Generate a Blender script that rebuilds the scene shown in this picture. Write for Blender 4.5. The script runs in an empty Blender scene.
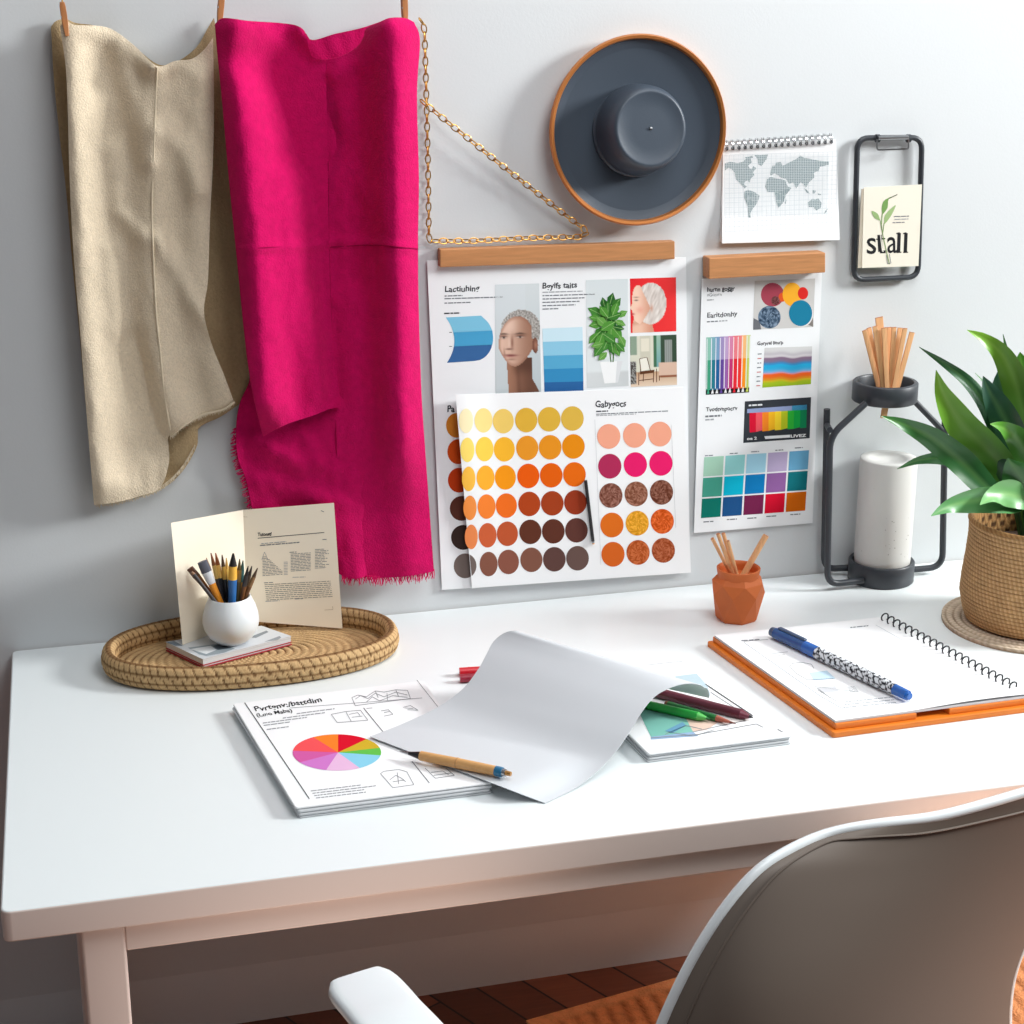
import bpy, bmesh, math, random
from mathutils import Vector as V, Matrix, noise
from mathutils.geometry import tessellate_polygon
R_ = random.Random(7)
SC = bpy.context.scene
COL = SC.collection
PI = math.pi
H = 0.716            # height of the desk top

# ------------------------------------------------------------------ camera
FPX = 1771.0
PITCH, YAW = math.radians(17.9), math.radians(14.1)
Fw = V((math.sin(YAW)*math.cos(PITCH), math.cos(YAW)*math.cos(PITCH), -math.sin(PITCH)))
Rt = V((math.cos(YAW), -math.sin(YAW), 0))
Up = Rt.cross(Fw)
def ray(px, py): return Fw + Rt*((px-512)/FPX) - Up*((py-512)/FPX)
CAM = V((0, 0, H)) - ray(512, 607)*2.9
def to_px(p):
    d = p - CAM; z = d.dot(Fw)
    return 512 + FPX*d.dot(Rt)/z, 512 - FPX*d.dot(Up)/z
cd = bpy.data.cameras.new('camera'); cd.sensor_width = 36; cd.lens = FPX/1024*36
cam = bpy.data.objects.new('camera', cd); COL.objects.link(cam)
cam.matrix_world = Matrix((( Rt.x, Up.x, -Fw.x, CAM.x), (Rt.y, Up.y, -Fw.y, CAM.y), (Rt.z, Up.z, -Fw.z, CAM.z), (0,0,0,1)))
SC.camera = cam

# the wall: y = WA + WB*x
WA, WB = 0.022, 0.018
WN = V((WB, -1, 0)).normalized()      # into the room
WT = V((1, WB, 0)).normalized()
def wall_y(x): return WA + WB*x
def plane(px, py, p0, n):
    r = ray(px, py)
    return CAM + r*((p0-CAM).dot(n)/r.dot(n))
def W(px, py, d=0.0):                  # a point d in front of the wall
    return plane(px, py, V((0, WA, 0)) + WN*d, WN)
def D(px, py, z=0.0):                  # a point z above the desk top
    return plane(px, py, V((0, 0, H+z)), V((0, 0, 1)))
def Yp(px, py, y):                     # a point in the vertical plane at y
    return plane(px, py, V((0, y, 0)), V((0, 1, 0)))
ZUP = V((0, 0, 1))

# ------------------------------------------------------------------ materials
def s2l(c):
    c = c/255.0
    return c/12.92 if c <= .04045 else ((c+.055)/1.055)**2.4
def rgb(*c): return (s2l(c[0]), s2l(c[1]), s2l(c[2]), 1)
def mat(name, col, rough=.5, metal=0, bump=None, var=None, spec=.5, coat=0, sheen=0, attr=False, trans=0, stretch=None, sss=0):
    """bump=(scale, strength, distance) noise bump; var=(scale, amount) noise colour variation"""
    m = bpy.data.materials.new(name); m.use_nodes = True
    nt = m.node_tree; b = nt.nodes['Principled BSDF']; L = nt.links.new
    b.inputs['Base Color'].default_value = col
    b.inputs['Roughness'].default_value = rough
    b.inputs['Metallic'].default_value = metal
    b.inputs['Specular IOR Level'].default_value = spec
    b.inputs['Coat Weight'].default_value = coat
    b.inputs['Sheen Weight'].default_value = sheen
    b.inputs['Transmission Weight'].default_value = trans
    if sss:
        b.inputs['Subsurface Weight'].default_value = sss; b.inputs['Subsurface Scale'].default_value = .01
    tc = nt.nodes.new('ShaderNodeTexCoord'); src = tc.outputs['Object']
    if stretch:
        mp = nt.nodes.new('ShaderNodeMapping'); mp.inputs['Scale'].default_value = stretch
        L(src, mp.inputs['Vector']); src = mp.outputs['Vector']
    cs = None
    if attr:
        a = nt.nodes.new('ShaderNodeAttribute'); a.attribute_name = 'Col'; cs = a.outputs['Color']
    if var:
        n = nt.nodes.new('ShaderNodeTexNoise'); n.inputs['Scale'].default_value = var[0]; n.inputs['Detail'].default_value = 5
        L(src, n.inputs['Vector'])
        r = nt.nodes.new('ShaderNodeMapRange'); r.inputs['To Min'].default_value = 1-var[1]; r.inputs['To Max'].default_value = 1+var[1]
        r.inputs['From Min'].default_value = .25; r.inputs['From Max'].default_value = .75
        L(n.outputs['Fac'], r.inputs['Value'])
        mx = nt.nodes.new('ShaderNodeVectorMath'); mx.operation = 'SCALE'
        if cs: L(cs, mx.inputs[0])
        else: mx.inputs[0].default_value = col[:3]
        L(r.outputs['Result'], mx.inputs['Scale']); cs = mx.outputs['Vector']
    if cs: L(cs, b.inputs['Base Color'])
    if bump:
        n = nt.nodes.new('ShaderNodeTexNoise'); n.inputs['Scale'].default_value = bump[0]; n.inputs['Detail'].default_value = 4
        L(src, n.inputs['Vector'])
        bp = nt.nodes.new('ShaderNodeBump'); bp.inputs['Strength'].default_value = bump[1]; bp.inputs['Distance'].default_value = bump[2]
        L(n.outputs['Fac'], bp.inputs['Height']); L(bp.outputs['Normal'], b.inputs['Normal'])
    return m
M = {}
M['wall'] = mat('wall_paint', rgb(214,218,220), .75, bump=(260,.05,.003))
M['trim'] = mat('trim_paint', rgb(222,220,218), .5)
M['desk'] = mat('white_lacquer', rgb(233,239,240), .38, bump=(30,.02,.002))
M['desk_edge'] = mat('desk_edge_bounce_tint', rgb(240,224,215), .42)  # white desk tinted warm to imitate dim bounce light on the edge
M['desk_leg'] = mat('desk_leg_warm_tint', rgb(240,222,212), .4)  # same warm tint in the colour, for dim bounce light on the apron
M['ink'] = mat('printed_ink', (1,1,1,1), .65, attr=True, spec=.06)
M['glit'] = mat('glitter_ink', (1,1,1,1), .4, attr=True, bump=(700,.5,.002))
M['paper'] = mat('white_paper', rgb(244,245,246), .6, spec=.3)
M['paper2'] = mat('poster_paper', rgb(240,242,244), .55, spec=.3)
M['cream'] = mat('cream_paper', rgb(250,240,220), .75, var=(6,.02), spec=.2)
M['grey_paper'] = mat('grey_paper', rgb(206,210,214), .55, spec=.35)
M['page_edge'] = mat('page_edges', rgb(205,208,211), .8, stretch=(1,1,400), var=(3,.18))
M['oak'] = mat('oak_wood', rgb(190,132,84), .5, stretch=(12,90,160), var=(1.6,.16), bump=(2,.12,.001))
M['pale_wood'] = mat('pale_wood', rgb(226,172,122), .6, stretch=(160,160,9), var=(2,.16))
M['peg'] = mat('peg_wood', rgb(190,125,75), .55, stretch=(90,90,15), var=(2,.2))
M['linen'] = mat('beige_linen', rgb(226,210,184), .95, sheen=.15, spec=.1, var=(240,.09), bump=(420,.5,.003))
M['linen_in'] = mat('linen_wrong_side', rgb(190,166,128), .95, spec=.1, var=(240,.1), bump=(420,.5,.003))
M['fuchsia'] = mat('fuchsia_cotton', rgb(196,8,90), .9, sheen=.05, spec=.1, var=(90,.1), bump=(380,.45,.003))
M['fuchsia_seam'] = mat('fuchsia_seam', rgb(150,4,66), .9, spec=.1)
M['fuchsia_thread'] = mat('fuchsia_thread', rgb(222,30,105), .9, spec=.1)
M['linen_thread'] = mat('linen_thread', rgb(226,212,186), .9, spec=.1)
M['gold'] = mat('gold_metal', rgb(214,165,92), .3, metal=1)
M['copper'] = mat('copper_rim', rgb(208,132,72), .32, metal=.55)
M['charcoal'] = mat('charcoal_matte', rgb(62,72,84), .42, bump=(300,.08,.001))
M['black_metal'] = mat('black_powder_coat', rgb(50,54,60), .42, bump=(500,.06,.001))
M['steel'] = mat('steel_wire', rgb(170,172,175), .28, metal=1)
M['dark_wire'] = mat('dark_wire', rgb(55,56,60), .35, metal=.7)
M['stone'] = mat('speckled_stoneware', rgb(212,211,207), .55, var=(14,.03), bump=(40,.1,.002))
M['pit'] = mat('stoneware_pits', rgb(150,146,138), .9)
M['weave'] = mat('woven_seagrass', (1,1,1,1), .8, attr=True, var=(60,.14), bump=(260,.4,.003), spec=.2)
M['terracotta'] = mat('terracotta_clay', rgb(204,105,46), .6, var=(22,.08), bump=(60,.08,.002))
M['terra_in'] = mat('terracotta_inside', rgb(120,55,25), .8)
M['orange'] = mat('orange_wood_tray', rgb(222,122,32), .42, stretch=(8,60,60), var=(2,.07))
M['white_glaze'] = mat('white_ceramic', rgb(232,236,238), .38, sss=.05)
M['leaf'] = mat('leaf_surface', (1,1,1,1), .36, attr=True, var=(9,.12), spec=.45)
M['soil'] = mat('soil', rgb(62,44,30), .95, bump=(80,.8,.01))
M['tan'] = mat('tan_pen_barrel', rgb(216,164,104), .5, stretch=(9,90,90), var=(2,.08))
M['pen_blue'] = mat('blue_pen_plastic', rgb(30,95,175), .25, spec=.6)
M['pen_navy'] = mat('blue_grey_pen_plastic', rgb(52,74,104), .28, spec=.6)
M['black'] = mat('black_plastic', rgb(28,28,32), .35)
M['red'] = mat('red_plastic', rgb(205,28,44), .3)
M['dark_red'] = mat('dark_red_plastic', rgb(150,28,52), .35)
M['maroon'] = mat('maroon_lacquer', rgb(92,32,48), .3)
M['green'] = mat('green_lacquer', rgb(38,165,62), .3)
M['dark_green'] = mat('dark_green_lacquer', rgb(28,110,52), .3)
M['red_cover'] = mat('red_book_cover', rgb(168,48,58), .55)
M['chair'] = mat('chair_shell_shaded', rgb(106,95,86), .45, spec=.35)  # white shell darkened in its colour to stand in for the shaded back
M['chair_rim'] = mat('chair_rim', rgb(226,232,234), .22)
M['floor'] = mat('dark_wood', rgb(70,40,28), .4)
M['rug'] = mat('terracotta_rug', (1,1,1,1), .95, attr=True, var=(60,.2), bump=(250,.8,.006), spec=.1)
def plain(name, col, rough=.45, **k):
    if name not in M: M[name] = mat(name, col, rough, **k)
    return M[name]

# ------------------------------------------------------------------ object helpers
def link(o, parent):
    COL.objects.link(o)
    if parent is not None: o.parent = parent
def origin_of(o):
    p = V((0,0,0))
    while o is not None:
        p = p + o.location; o = o.parent
    return p
def thing(name, label, cat, loc, group=None):
    o = bpy.data.objects.new(name, None); o.empty_display_size = .03
    o.location = loc; COL.objects.link(o)
    o['label'] = label; o['category'] = cat
    if group: o['group'] = group
    return o
def tag(o, label, cat, group=None):
    o['label'] = label; o['category'] = cat
    if group: o['group'] = group
    return o
def mesh(name, vs, fs, mats, parent=None, smooth=False, cols=None, mi=None, label=None, loc=None):
    base = origin_of(parent) if parent is not None else V((0,0,0))
    if parent is None or loc is not None:
        if loc is None:
            n = len(vs); loc = V((sum(v[0] for v in vs)/n, sum(v[1] for v in vs)/n, min(v[2] for v in vs)))
    o_loc = (V(loc)-base) if loc is not None else V((0,0,0))
    sh = base + o_loc
    me = bpy.data.meshes.new(name)
    me.from_pydata([tuple(V(v)-sh) for v in vs], [], fs)
    if not isinstance(mats, (list, tuple)): mats = [mats]
    for m in mats: me.materials.append(m)
    if mi: me.polygons.foreach_set('material_index', mi)
    if smooth: me.polygons.foreach_set('use_smooth', [True]*len(me.polygons))
    if cols:
        a = me.color_attributes.new('Col', 'FLOAT_COLOR', 'POINT')
        a.data.foreach_set('color', [x for c in cols for x in (c if len(c) == 4 else (*c, 1))])
    me.update()
    if smooth: me.set_sharp_from_angle(angle=math.radians(50))
    o = bpy.data.objects.new(name, me); o.location = o_loc
    link(o, parent)
    if label: o['label'] = label
    return o
class MB:
    """collects geometry for ONE mesh"""
    def __init__(s): s.v = []; s.f = []; s.c = []; s.m = []
    def add(s, vs, fs, col=None, m=0):
        b = len(s.v); s.v += [V(v) for v in vs]
        s.f += [tuple(b+i for i in f) for f in fs]; s.m += [m]*len(fs)
        if col is None: col = (1,1,1,1)
        s.c += list(col) if isinstance(col, list) else [col]*len(vs)
        return s
    def build(s, name, mats, parent=None, smooth=False, label=None, color=False, loc=None):
        return mesh(name, s.v, s.f, mats, parent, smooth, s.c if color else None, s.m if any(s.m) else None, label, loc)
def frames(path):
    n = len(path); T = []
    for i in range(n):
        t = path[min(i+1, n-1)] - path[max(i-1, 0)]
        T.append(t.normalized())
    a = T[0].orthogonal().normalized(); out = []
    for i in range(n):
        a = (a - T[i]*a.dot(T[i]))
        a = a.normalized() if a.length > 1e-6 else T[i].orthogonal().normalized()
        out.append((a, T[i].cross(a)))
    return out
def tube(path, r, seg=10, cap=True, closed=False):
    path = [V(p) for p in path]; n = len(path)
    rr = r if isinstance(r, (list, tuple)) else [r]*n
    fr = frames(path); vs = []; fs = []
    for i in range(n):
        a, b = fr[i]
        for k in range(seg):
            t = 2*PI*k/seg
            vs.append(path[i] + a*(rr[i]*math.cos(t)) + b*(rr[i]*math.sin(t)))
    for i in range(n if closed else n-1):
        j = (i+1) % n
        for k in range(seg):
            l = (k+1) % seg
            fs.append((i*seg+k, i*seg+l, j*seg+l, j*seg+k))
    if cap and not closed:
        fs.append(tuple(range(seg-1, -1, -1))); fs.append(tuple((n-1)*seg+k for k in range(seg)))
    return vs, fs
def round_path(pts, rad, n=5):
    """polyline with its corners rounded"""
    pts = [V(p) for p in pts]; out = [pts[0]]
    for i in range(1, len(pts)-1):
        a, b, c = pts[i-1], pts[i], pts[i+1]
        u = (a-b); w = (c-b); ru = min(rad, u.length*.45); rw = min(rad, w.length*.45)
        p, q = b+u.normalized()*ru, b+w.normalized()*rw
        for k in range(n+1):
            t = k/n; out.append(p*(1-t)**2 + b*2*t*(1-t) + q*t*t)
    out.append(pts[-1]); return out
def lathe(prof, c, seg=48, axis=None, up=None):
    """prof: (r, h); revolved round the axis through c"""
    ax = V(axis).normalized() if axis else ZUP
    a = ax.orthogonal().normalized() if axis else V((1,0,0)); b = ax.cross(a)
    vs = []; fs = []; n = len(prof); c = V(c)
    for r, h in prof:
        for k in range(seg):
            t = 2*PI*k/seg
            vs.append(c + ax*h + a*(r*math.cos(t)) + b*(r*math.sin(t)))
    for i in range(n-1):
        for k in range(seg):
            l = (k+1) % seg
            fs.append((i*seg+k, i*seg+l, (i+1)*seg+l, (i+1)*seg+k))
    if prof[0][0] > 1e-5: fs.append(tuple(range(seg-1, -1, -1)))
    if prof[-1][0] > 1e-5: fs.append(tuple((n-1)*seg+k for k in range(seg)))
    return vs, fs
def prism(poly, off):
    """extrude the polygon (world points) by the vector off"""
    n = len(poly); vs = [V(p) for p in poly] + [V(p)+V(off) for p in poly]
    fs = [tuple(range(n-1, -1, -1)), tuple(range(n, 2*n))]
    for i in range(n):
        j = (i+1) % n; fs.append((i, j, n+j, n+i))
    return vs, fs
def round_poly(pts, rad, n=4):
    """closed polygon with rounded corners"""
    pts = [V(p) for p in pts]; out = []; N = len(pts)
    for i in range(N):
        a, b, c = pts[i-1], pts[i], pts[(i+1) % N]
        u = a-b; w = c-b; r1 = min(rad, u.length*.45); r2 = min(rad, w.length*.45)
        p, q = b+u.normalized()*r1, b+w.normalized()*r2
        for k in range(n+1):
            t = k/n; out.append(p*(1-t)**2 + b*2*t*(1-t) + q*t*t)
    return out
def bevel(o, w, seg=2):
    md = o.modifiers.new('bevel', 'BEVEL'); md.width = w; md.segments = seg; md.limit_method = 'ANGLE'; md.angle_limit = math.radians(40)
    me = o.data; me.polygons.foreach_set('use_smooth', [True]*len(me.polygons))
    wn = o.modifiers.new('wn', 'WEIGHTED_NORMAL'); wn.keep_sharp = True
    return o
def box_pts(c, ux, uy, uz):
    c, ux, uy, uz = V(c), V(ux), V(uy), V(uz)
    return prism([c-ux-uy-uz, c+ux-uy-uz, c+ux+uy-uz, c-ux+uy-uz], uz*2)
def lerp(a, b, t): return a + (b-a)*t
def resample(pts, n):
    pts = [V((p[0], p[1], 0)) if len(p) == 2 else V(p) for p in pts]
    L = [0]
    for i in range(1, len(pts)): L.append(L[-1] + (pts[i]-pts[i-1]).length)
    out = []; j = 0
    for k in range(n):
        s = L[-1]*k/(n-1)
        while j < len(pts)-2 and L[j+1] < s: j += 1
        d = L[j+1]-L[j]; out.append(pts[j].lerp(pts[j+1], (s-L[j])/d if d else 0))
    return out
def smooth_curve(pts, per=8):
    """Catmull-Rom through the points"""
    pts = [V((p[0], p[1], 0)) if len(p) == 2 else V(p) for p in pts]
    P = [pts[0]*2-pts[1]] + pts + [pts[-1]*2-pts[-2]]; out = []
    for i in range(1, len(P)-2):
        for k in range(per):
            t = k/per; a, b, c, d = P[i-1:i+3]
            out.append(.5*((2*b) + (c-a)*t + (2*a-5*b+4*c-d)*t*t + (3*b-a-3*c+d)*t**3))
    out.append(pts[-1]); return out
def coons(top, bot, lef, rig, nu, nv):
    """grid between four boundary curves; lef/rig run top to bottom"""
    T, B = resample(top, nu), resample(bot, nu); Lf, Rg = resample(lef, nv), resample(rig, nv)
    g = []
    for j in range(nv):
        v = j/(nv-1); row = []
        for i in range(nu):
            u = i/(nu-1)
            p = T[i]*(1-v) + B[i]*v + Lf[j]*(1-u) + Rg[j]*u - (T[0]*(1-u)*(1-v) + T[-1]*u*(1-v) + B[0]*(1-u)*v + B[-1]*u*v)
            row.append(p)
        g.append(row)
    return g
def grid_faces(nu, nv): return [(j*nu+i, j*nu+i+1, (j+1)*nu+i+1, (j+1)*nu+i) for j in range(nv-1) for i in range(nu-1)]
def slab(front, thick, nu, nv):
    """closed sheet: the front grid (rows of points) and its back, thick = function or vector pushing back"""
    vs = [p for r in front for p in r]; n = len(vs)
    vs += [p + thick for p in vs]
    f = grid_faces(nu, nv); fs = list(f) + [tuple(n+i for i in reversed(q)) for q in f]
    ring = [i for i in range(nu)] + [j*nu+nu-1 for j in range(1, nv)] + [(nv-1)*nu+i for i in range(nu-2, -1, -1)] + [j*nu for j in range(nv-2, 0, -1)]
    for k in range(len(ring)):
        a, b = ring[k], ring[(k+1) % len(ring)]; fs.append((b, a, n+a, n+b))
    return vs, fs

# ------------------------------------------------------------------ printing on surfaces
_tc = {}
def glyphs(s, bold=0.0, shear=0.0):
    k = (s, bold, shear)
    if k in _tc: return _tc[k]
    cu = bpy.data.curves.new('t', 'FONT'); cu.body = s; cu.size = 1; cu.offset = bold; cu.shear = shear; cu.resolution_u = 3
    ob = bpy.data.objects.new('t', cu); COL.objects.link(ob)
    bpy.context.view_layer.update()
    me = ob.evaluated_get(bpy.context.evaluated_depsgraph_get()).to_mesh()
    r = ([tuple(v.co[:2]) for v in me.vertices], [tuple(p.vertices) for p in me.polygons])
    ob.to_mesh_clear(); bpy.data.objects.remove(ob); bpy.data.curves.remove(cu)
    _tc[k] = r; return r
class Ink:
    """one printed layer: polygons in photo measure, laid on a real surface by mp(x, y, lift)"""
    def __init__(s, mp, lift=.0002, step=.00003): s.mp = mp; s.b = MB(); s.lift = lift; s.step = step; s.k = 0
    def nxt(s): s.k += 1
    def z(s): return s.lift + s.step*s.k
    def poly(s, pts, col, cols=None):
        pts = [V((p[0], p[1], 0)) for p in pts]
        tri = tessellate_polygon([pts]) if len(pts) > 4 else [tuple(range(len(pts)))]
        z = s.z(); s.b.add([s.mp(p.x, p.y, z) for p in pts], [tuple(t) for t in tri], [rgb(*c) for c in cols] if cols else rgb(*col))
    def ell(s, cx, cy, rx, ry, col, n=28, rot=0.0):
        c, q = math.cos(rot), math.sin(rot); pts = []
        for i in range(n):
            t = 2*PI*i/n; x, y = rx*math.cos(t), ry*math.sin(t)
            pts.append((cx+x*c-y*q, cy+x*q+y*c))
        s.poly(pts, col)
    def ellf(s, cx, cy, rx, ry, col):
        vs = [s.mp(cx, cy, s.z())]; nr, nt = 5, 32; fs = [(0, 1+t, 1+(t+1) % nt) for t in range(nt)]
        for r in range(1, nr+1):
            for t in range(nt): vs.append(s.mp(cx+rx*r/nr*math.cos(2*PI*t/nt), cy+ry*r/nr*math.sin(2*PI*t/nt), s.z()))
        for r in range(nr-1):
            for t in range(nt): a = 1+r*nt; fs.append((a+t, a+nt+t, a+nt+(t+1) % nt, a+(t+1) % nt))
        s.b.add(vs, fs, rgb(*col))
    def glit(s, cx, cy, rx, ry, col, amp=45):
        vs = [s.mp(cx, cy, s.z())]; cs = [rgb(*col)]; fs = []; nr, nt = 9, 34
        for r in range(1, nr+1):
            for t in range(nt):
                a = 2*PI*(t+.5*(r % 2))/nt; d = R_.uniform(-amp, amp)
                vs.append(s.mp(cx+rx*r/nr*math.cos(a), cy+ry*r/nr*math.sin(a), s.z()))
                cs.append(rgb(*[max(8, min(250, x+d)) for x in col]))
        for t in range(nt): fs.append((0, 1+t, 1+(t+1) % nt))
        for r in range(nr-1):
            for t in range(nt):
                a = 1+r*nt; fs.append((a+t, a+nt+t, a+nt+(t+1) % nt, a+(t+1) % nt))
        s.b.add(vs, fs, cs)
    def line(s, pts, w, col):
        for i in range(len(pts)-1):
            (x0, y0), (x1, y1) = pts[i][:2], pts[i+1][:2]; d = math.hypot(x1-x0, y1-y0) or 1
            nx, ny = -(y1-y0)/d*w/2, (x1-x0)/d*w/2
            s.poly([(x0+nx, y0+ny), (x0-nx, y0-ny), (x1-nx, y1-ny), (x1+nx, y1+ny)], col)
    def words(s, x, y, w, slope, h, col, fill=1.0, skew=0.0):
        """one line of small illegible print"""
        e = x + w*fill
        while x < e:
            l = min(R_.uniform(2.0, 6.5), e-x)
            y0 = y; yy = slope*(l)
            s.poly([(x, y0), (x+l, y0+yy), (x+l+skew*h, y0+yy+h), (x+skew*h, y0+h)], col)
            x += l+R_.uniform(.5, .9); y += slope*(l+.7)
    def text(s, t, x, y, ux, uy, col, bold=.01, wob=0.0, fit=None):
        """baseline start (x, y); ux, uy = photo vectors of one letter size to the right and up; fit = total width"""
        vs, fs = glyphs(t, bold)
        k = 1.0
        if fit:
            wd = max(v[0] for v in vs); k = fit/(wd*math.hypot(*ux))
        z = s.z()
        out = []
        for a, b in vs:
            b += wob*math.sin(a*5.1)
            out.append(s.mp(x + a*k*ux[0] + b*uy[0], y + a*k*ux[1] + b*uy[1], z))
        s.b.add(out, fs, rgb(*col))
    def raster(s, quad, nu, nv, fn):
        """picture painted on a fine grid; quad = TL, TR, BR, BL"""
        vs = []; cs = []; (ax, ay), (bx, by), (cx, cy), (dx, dy) = quad
        for j in range(nv):
            v = j/(nv-1)
            for i in range(nu):
                u = i/(nu-1)
                x = (ax*(1-u)+bx*u)*(1-v) + (dx*(1-u)+cx*u)*v; y = (ay*(1-u)+by*u)*(1-v) + (dy*(1-u)+cy*u)*v
                vs.append(s.mp(x, y, s.z())); c = fn(u, v); cs.append(rgb(*[max(0, min(255, q)) for q in c]))
        s.b.add(vs, grid_faces(nu, nv), cs)
    def merge(s, o):
        """lettering and line work become part of the page's own mesh"""
        me = o.data; base = origin_of(o); n = len(me.vertices); nm = len(me.materials); me.materials.append(M['ink'])
        vs = [v.co.copy() for v in me.vertices]; fs = [tuple(p.vertices) for p in me.polygons]; mi = [p.material_index for p in me.polygons]; sm = [p.use_smooth for p in me.polygons]
        new = bpy.data.meshes.new(me.name)
        new.from_pydata(vs+[v-base for v in s.b.v], [], fs+[tuple(n+k for k in f) for f in s.b.f])
        for m in me.materials: new.materials.append(m)
        new.polygons.foreach_set('material_index', mi+[nm]*len(s.b.f)); new.polygons.foreach_set('use_smooth', sm+[False]*len(s.b.f))
        a = new.color_attributes.new('Col', 'FLOAT_COLOR', 'POINT')
        old = [1.0]*(4*n)
        if 'Col' in me.color_attributes: me.color_attributes['Col'].data.foreach_get('color', old)
        a.data.foreach_set('color', old + [x for c in s.b.c for x in c])
        new.update(); new.set_sharp_from_angle(angle=math.radians(50)); o.data = new
    def build(s, name, parent, label=None, m='ink'): return s.b.build(name, M[m], parent, color=True, label=label)
def quadmap(q):
    (ax, ay), (bx, by), (cx, cy), (dx, dy) = q
    def f(u, v):
        return ((ax*(1-u)+bx*u)*(1-v) + (dx*(1-u)+cx*u)*v, (ay*(1-u)+by*u)*(1-v) + (dy*(1-u)+cy*u)*v)
    return f
def mixc(a, b, t):
    t = max(0, min(1, t)); return tuple(a[i]+(b[i]-a[i])*t for i in range(3))
def sstep(a, b, x):
    t = max(0, min(1, (x-a)/(b-a))); return t*t*(3-2*t)
# ================================================================== the room
def struct(name, b, m, smooth=False):
    o = b.build(name, m, None, smooth); o['kind'] = 'structure'; return o
b = MB(); x0, x1 = -3.0, 3.0
b.add(*prism([V((x0, wall_y(x0), 0)), V((x1, wall_y(x1), 0)), V((x1, wall_y(x1)+.12, 0)), V((x0, wall_y(x0)+.12, 0))], (0,0,2.6)))
struct('wall_back', b, M['wall'])
def floor_material():
    m = M['floor']; nt = m.node_tree; L = nt.links.new; bs = nt.nodes['Principled BSDF']
    tc = nt.nodes.new('ShaderNodeTexCoord'); mp = nt.nodes.new('ShaderNodeMapping'); mp.inputs['Rotation'].default_value = (0,0,math.radians(62))
    br = nt.nodes.new('ShaderNodeTexBrick'); br.inputs['Scale'].default_value = 1
    br.inputs['Brick Width'].default_value = .62; br.inputs['Row Height'].default_value = .075; br.inputs['Mortar Size'].default_value = .0022
    br.inputs['Color1'].default_value = rgb(150,92,66); br.inputs['Color2'].default_value = rgb(94,54,38); br.inputs['Mortar'].default_value = rgb(24,14,10)
    n = nt.nodes.new('ShaderNodeTexNoise'); n.inputs['Scale'].default_value = 9; n.inputs['Detail'].default_value = 8
    m2 = nt.nodes.new('ShaderNodeMapping'); m2.inputs['Rotation'].default_value = (0,0,math.radians(62)); m2.inputs['Scale'].default_value = (1.2,14,1)
    mx = nt.nodes.new('ShaderNodeMix'); mx.data_type = 'RGBA'; mx.blend_type = 'MULTIPLY'; mx.inputs['Factor'].default_value = .75
    cr = nt.nodes.new('ShaderNodeValToRGB'); cr.color_ramp.elements[0].color = (.45,.4,.38,1); cr.color_ramp.elements[1].color = (1.25,1.2,1.15,1)
    L(tc.outputs['Object'], mp.inputs['Vector']); L(mp.outputs['Vector'], br.inputs['Vector'])
    L(tc.outputs['Object'], m2.inputs['Vector']); L(m2.outputs['Vector'], n.inputs['Vector']); L(n.outputs['Fac'], cr.inputs['Fac'])
    L(br.outputs['Color'], mx.inputs[6]); L(cr.outputs['Color'], mx.inputs[7]); L(mx.outputs[2], bs.inputs['Base Color'])
floor_material()
b = MB(); b.add(*prism([V((-3,-3.6,-.1)), V((3,-3.6,-.1)), V((3,.2,-.1)), V((-3,.2,-.1))], (0,0,.1)))
struct('floor', b, M['floor'])
b = MB(); p = [(0,0),(.007,0),(.007,.045),(.0066,.058),(.0055,.070),(.004,.082),(.002,.094),(0,.106)]
vs = [V((x, wall_y(x), z)) + WN*d for x in (-3, 3) for d, z in p]
n = len(p)
b.add(vs, [tuple(range(n)), tuple(range(2*n-1, n-1, -1))] + [(i, n+i, n+(i+1) % n, (i+1) % n) for i in range(n)])
struct('baseboard_back', b, M['wall'], True)

# ================================================================== desk
TT = .040
desk = thing('desk', 'white desk with a thick top and square legs standing against the wall', 'desk', (0.18, -.39, 0))
xl, xr = -.791, 1.18
poly = [V((xl, -.789, H-TT)), V((xr, -.776, H-TT)), V((xr, wall_y(xr)-.002, H-TT)), V((xl, wall_y(xl)-.002, H-TT))]
poly = round_poly(poly, .012)
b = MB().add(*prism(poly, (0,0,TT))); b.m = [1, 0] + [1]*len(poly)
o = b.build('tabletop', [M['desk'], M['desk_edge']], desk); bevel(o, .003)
ay = -.781; ah = .036
def fr(x): return ay + (x-xl)*(.013/(xr-xl))
lw = .050
legs = [(-.706, 0), (xr-.11, 0), (-.73, 1), (xr-.11, 1)]
for lx, back in legs:
    y0 = fr(lx) if not back else wall_y(lx)-.09
    o = MB().add(*prism([V((lx, y0, 0)), V((lx+lw, y0, 0)), V((lx+lw, y0+lw, 0)), V((lx, y0+lw, 0))], (0,0,H-TT))).build('leg', M['desk_leg'], desk); bevel(o, .004)
xa, xb = -.706+lw, xr-.11
o = MB().add(*prism([V((xa, fr(xa)+.002, H-TT-ah)), V((xb, fr(xb)+.002, H-TT-ah)), V((xb, fr(xb)+.022, H-TT-ah)), V((xa, fr(xa)+.022, H-TT-ah))], (0,0,ah))).build('apron', M['desk_leg'], desk)
bevel(o, .002)

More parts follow.
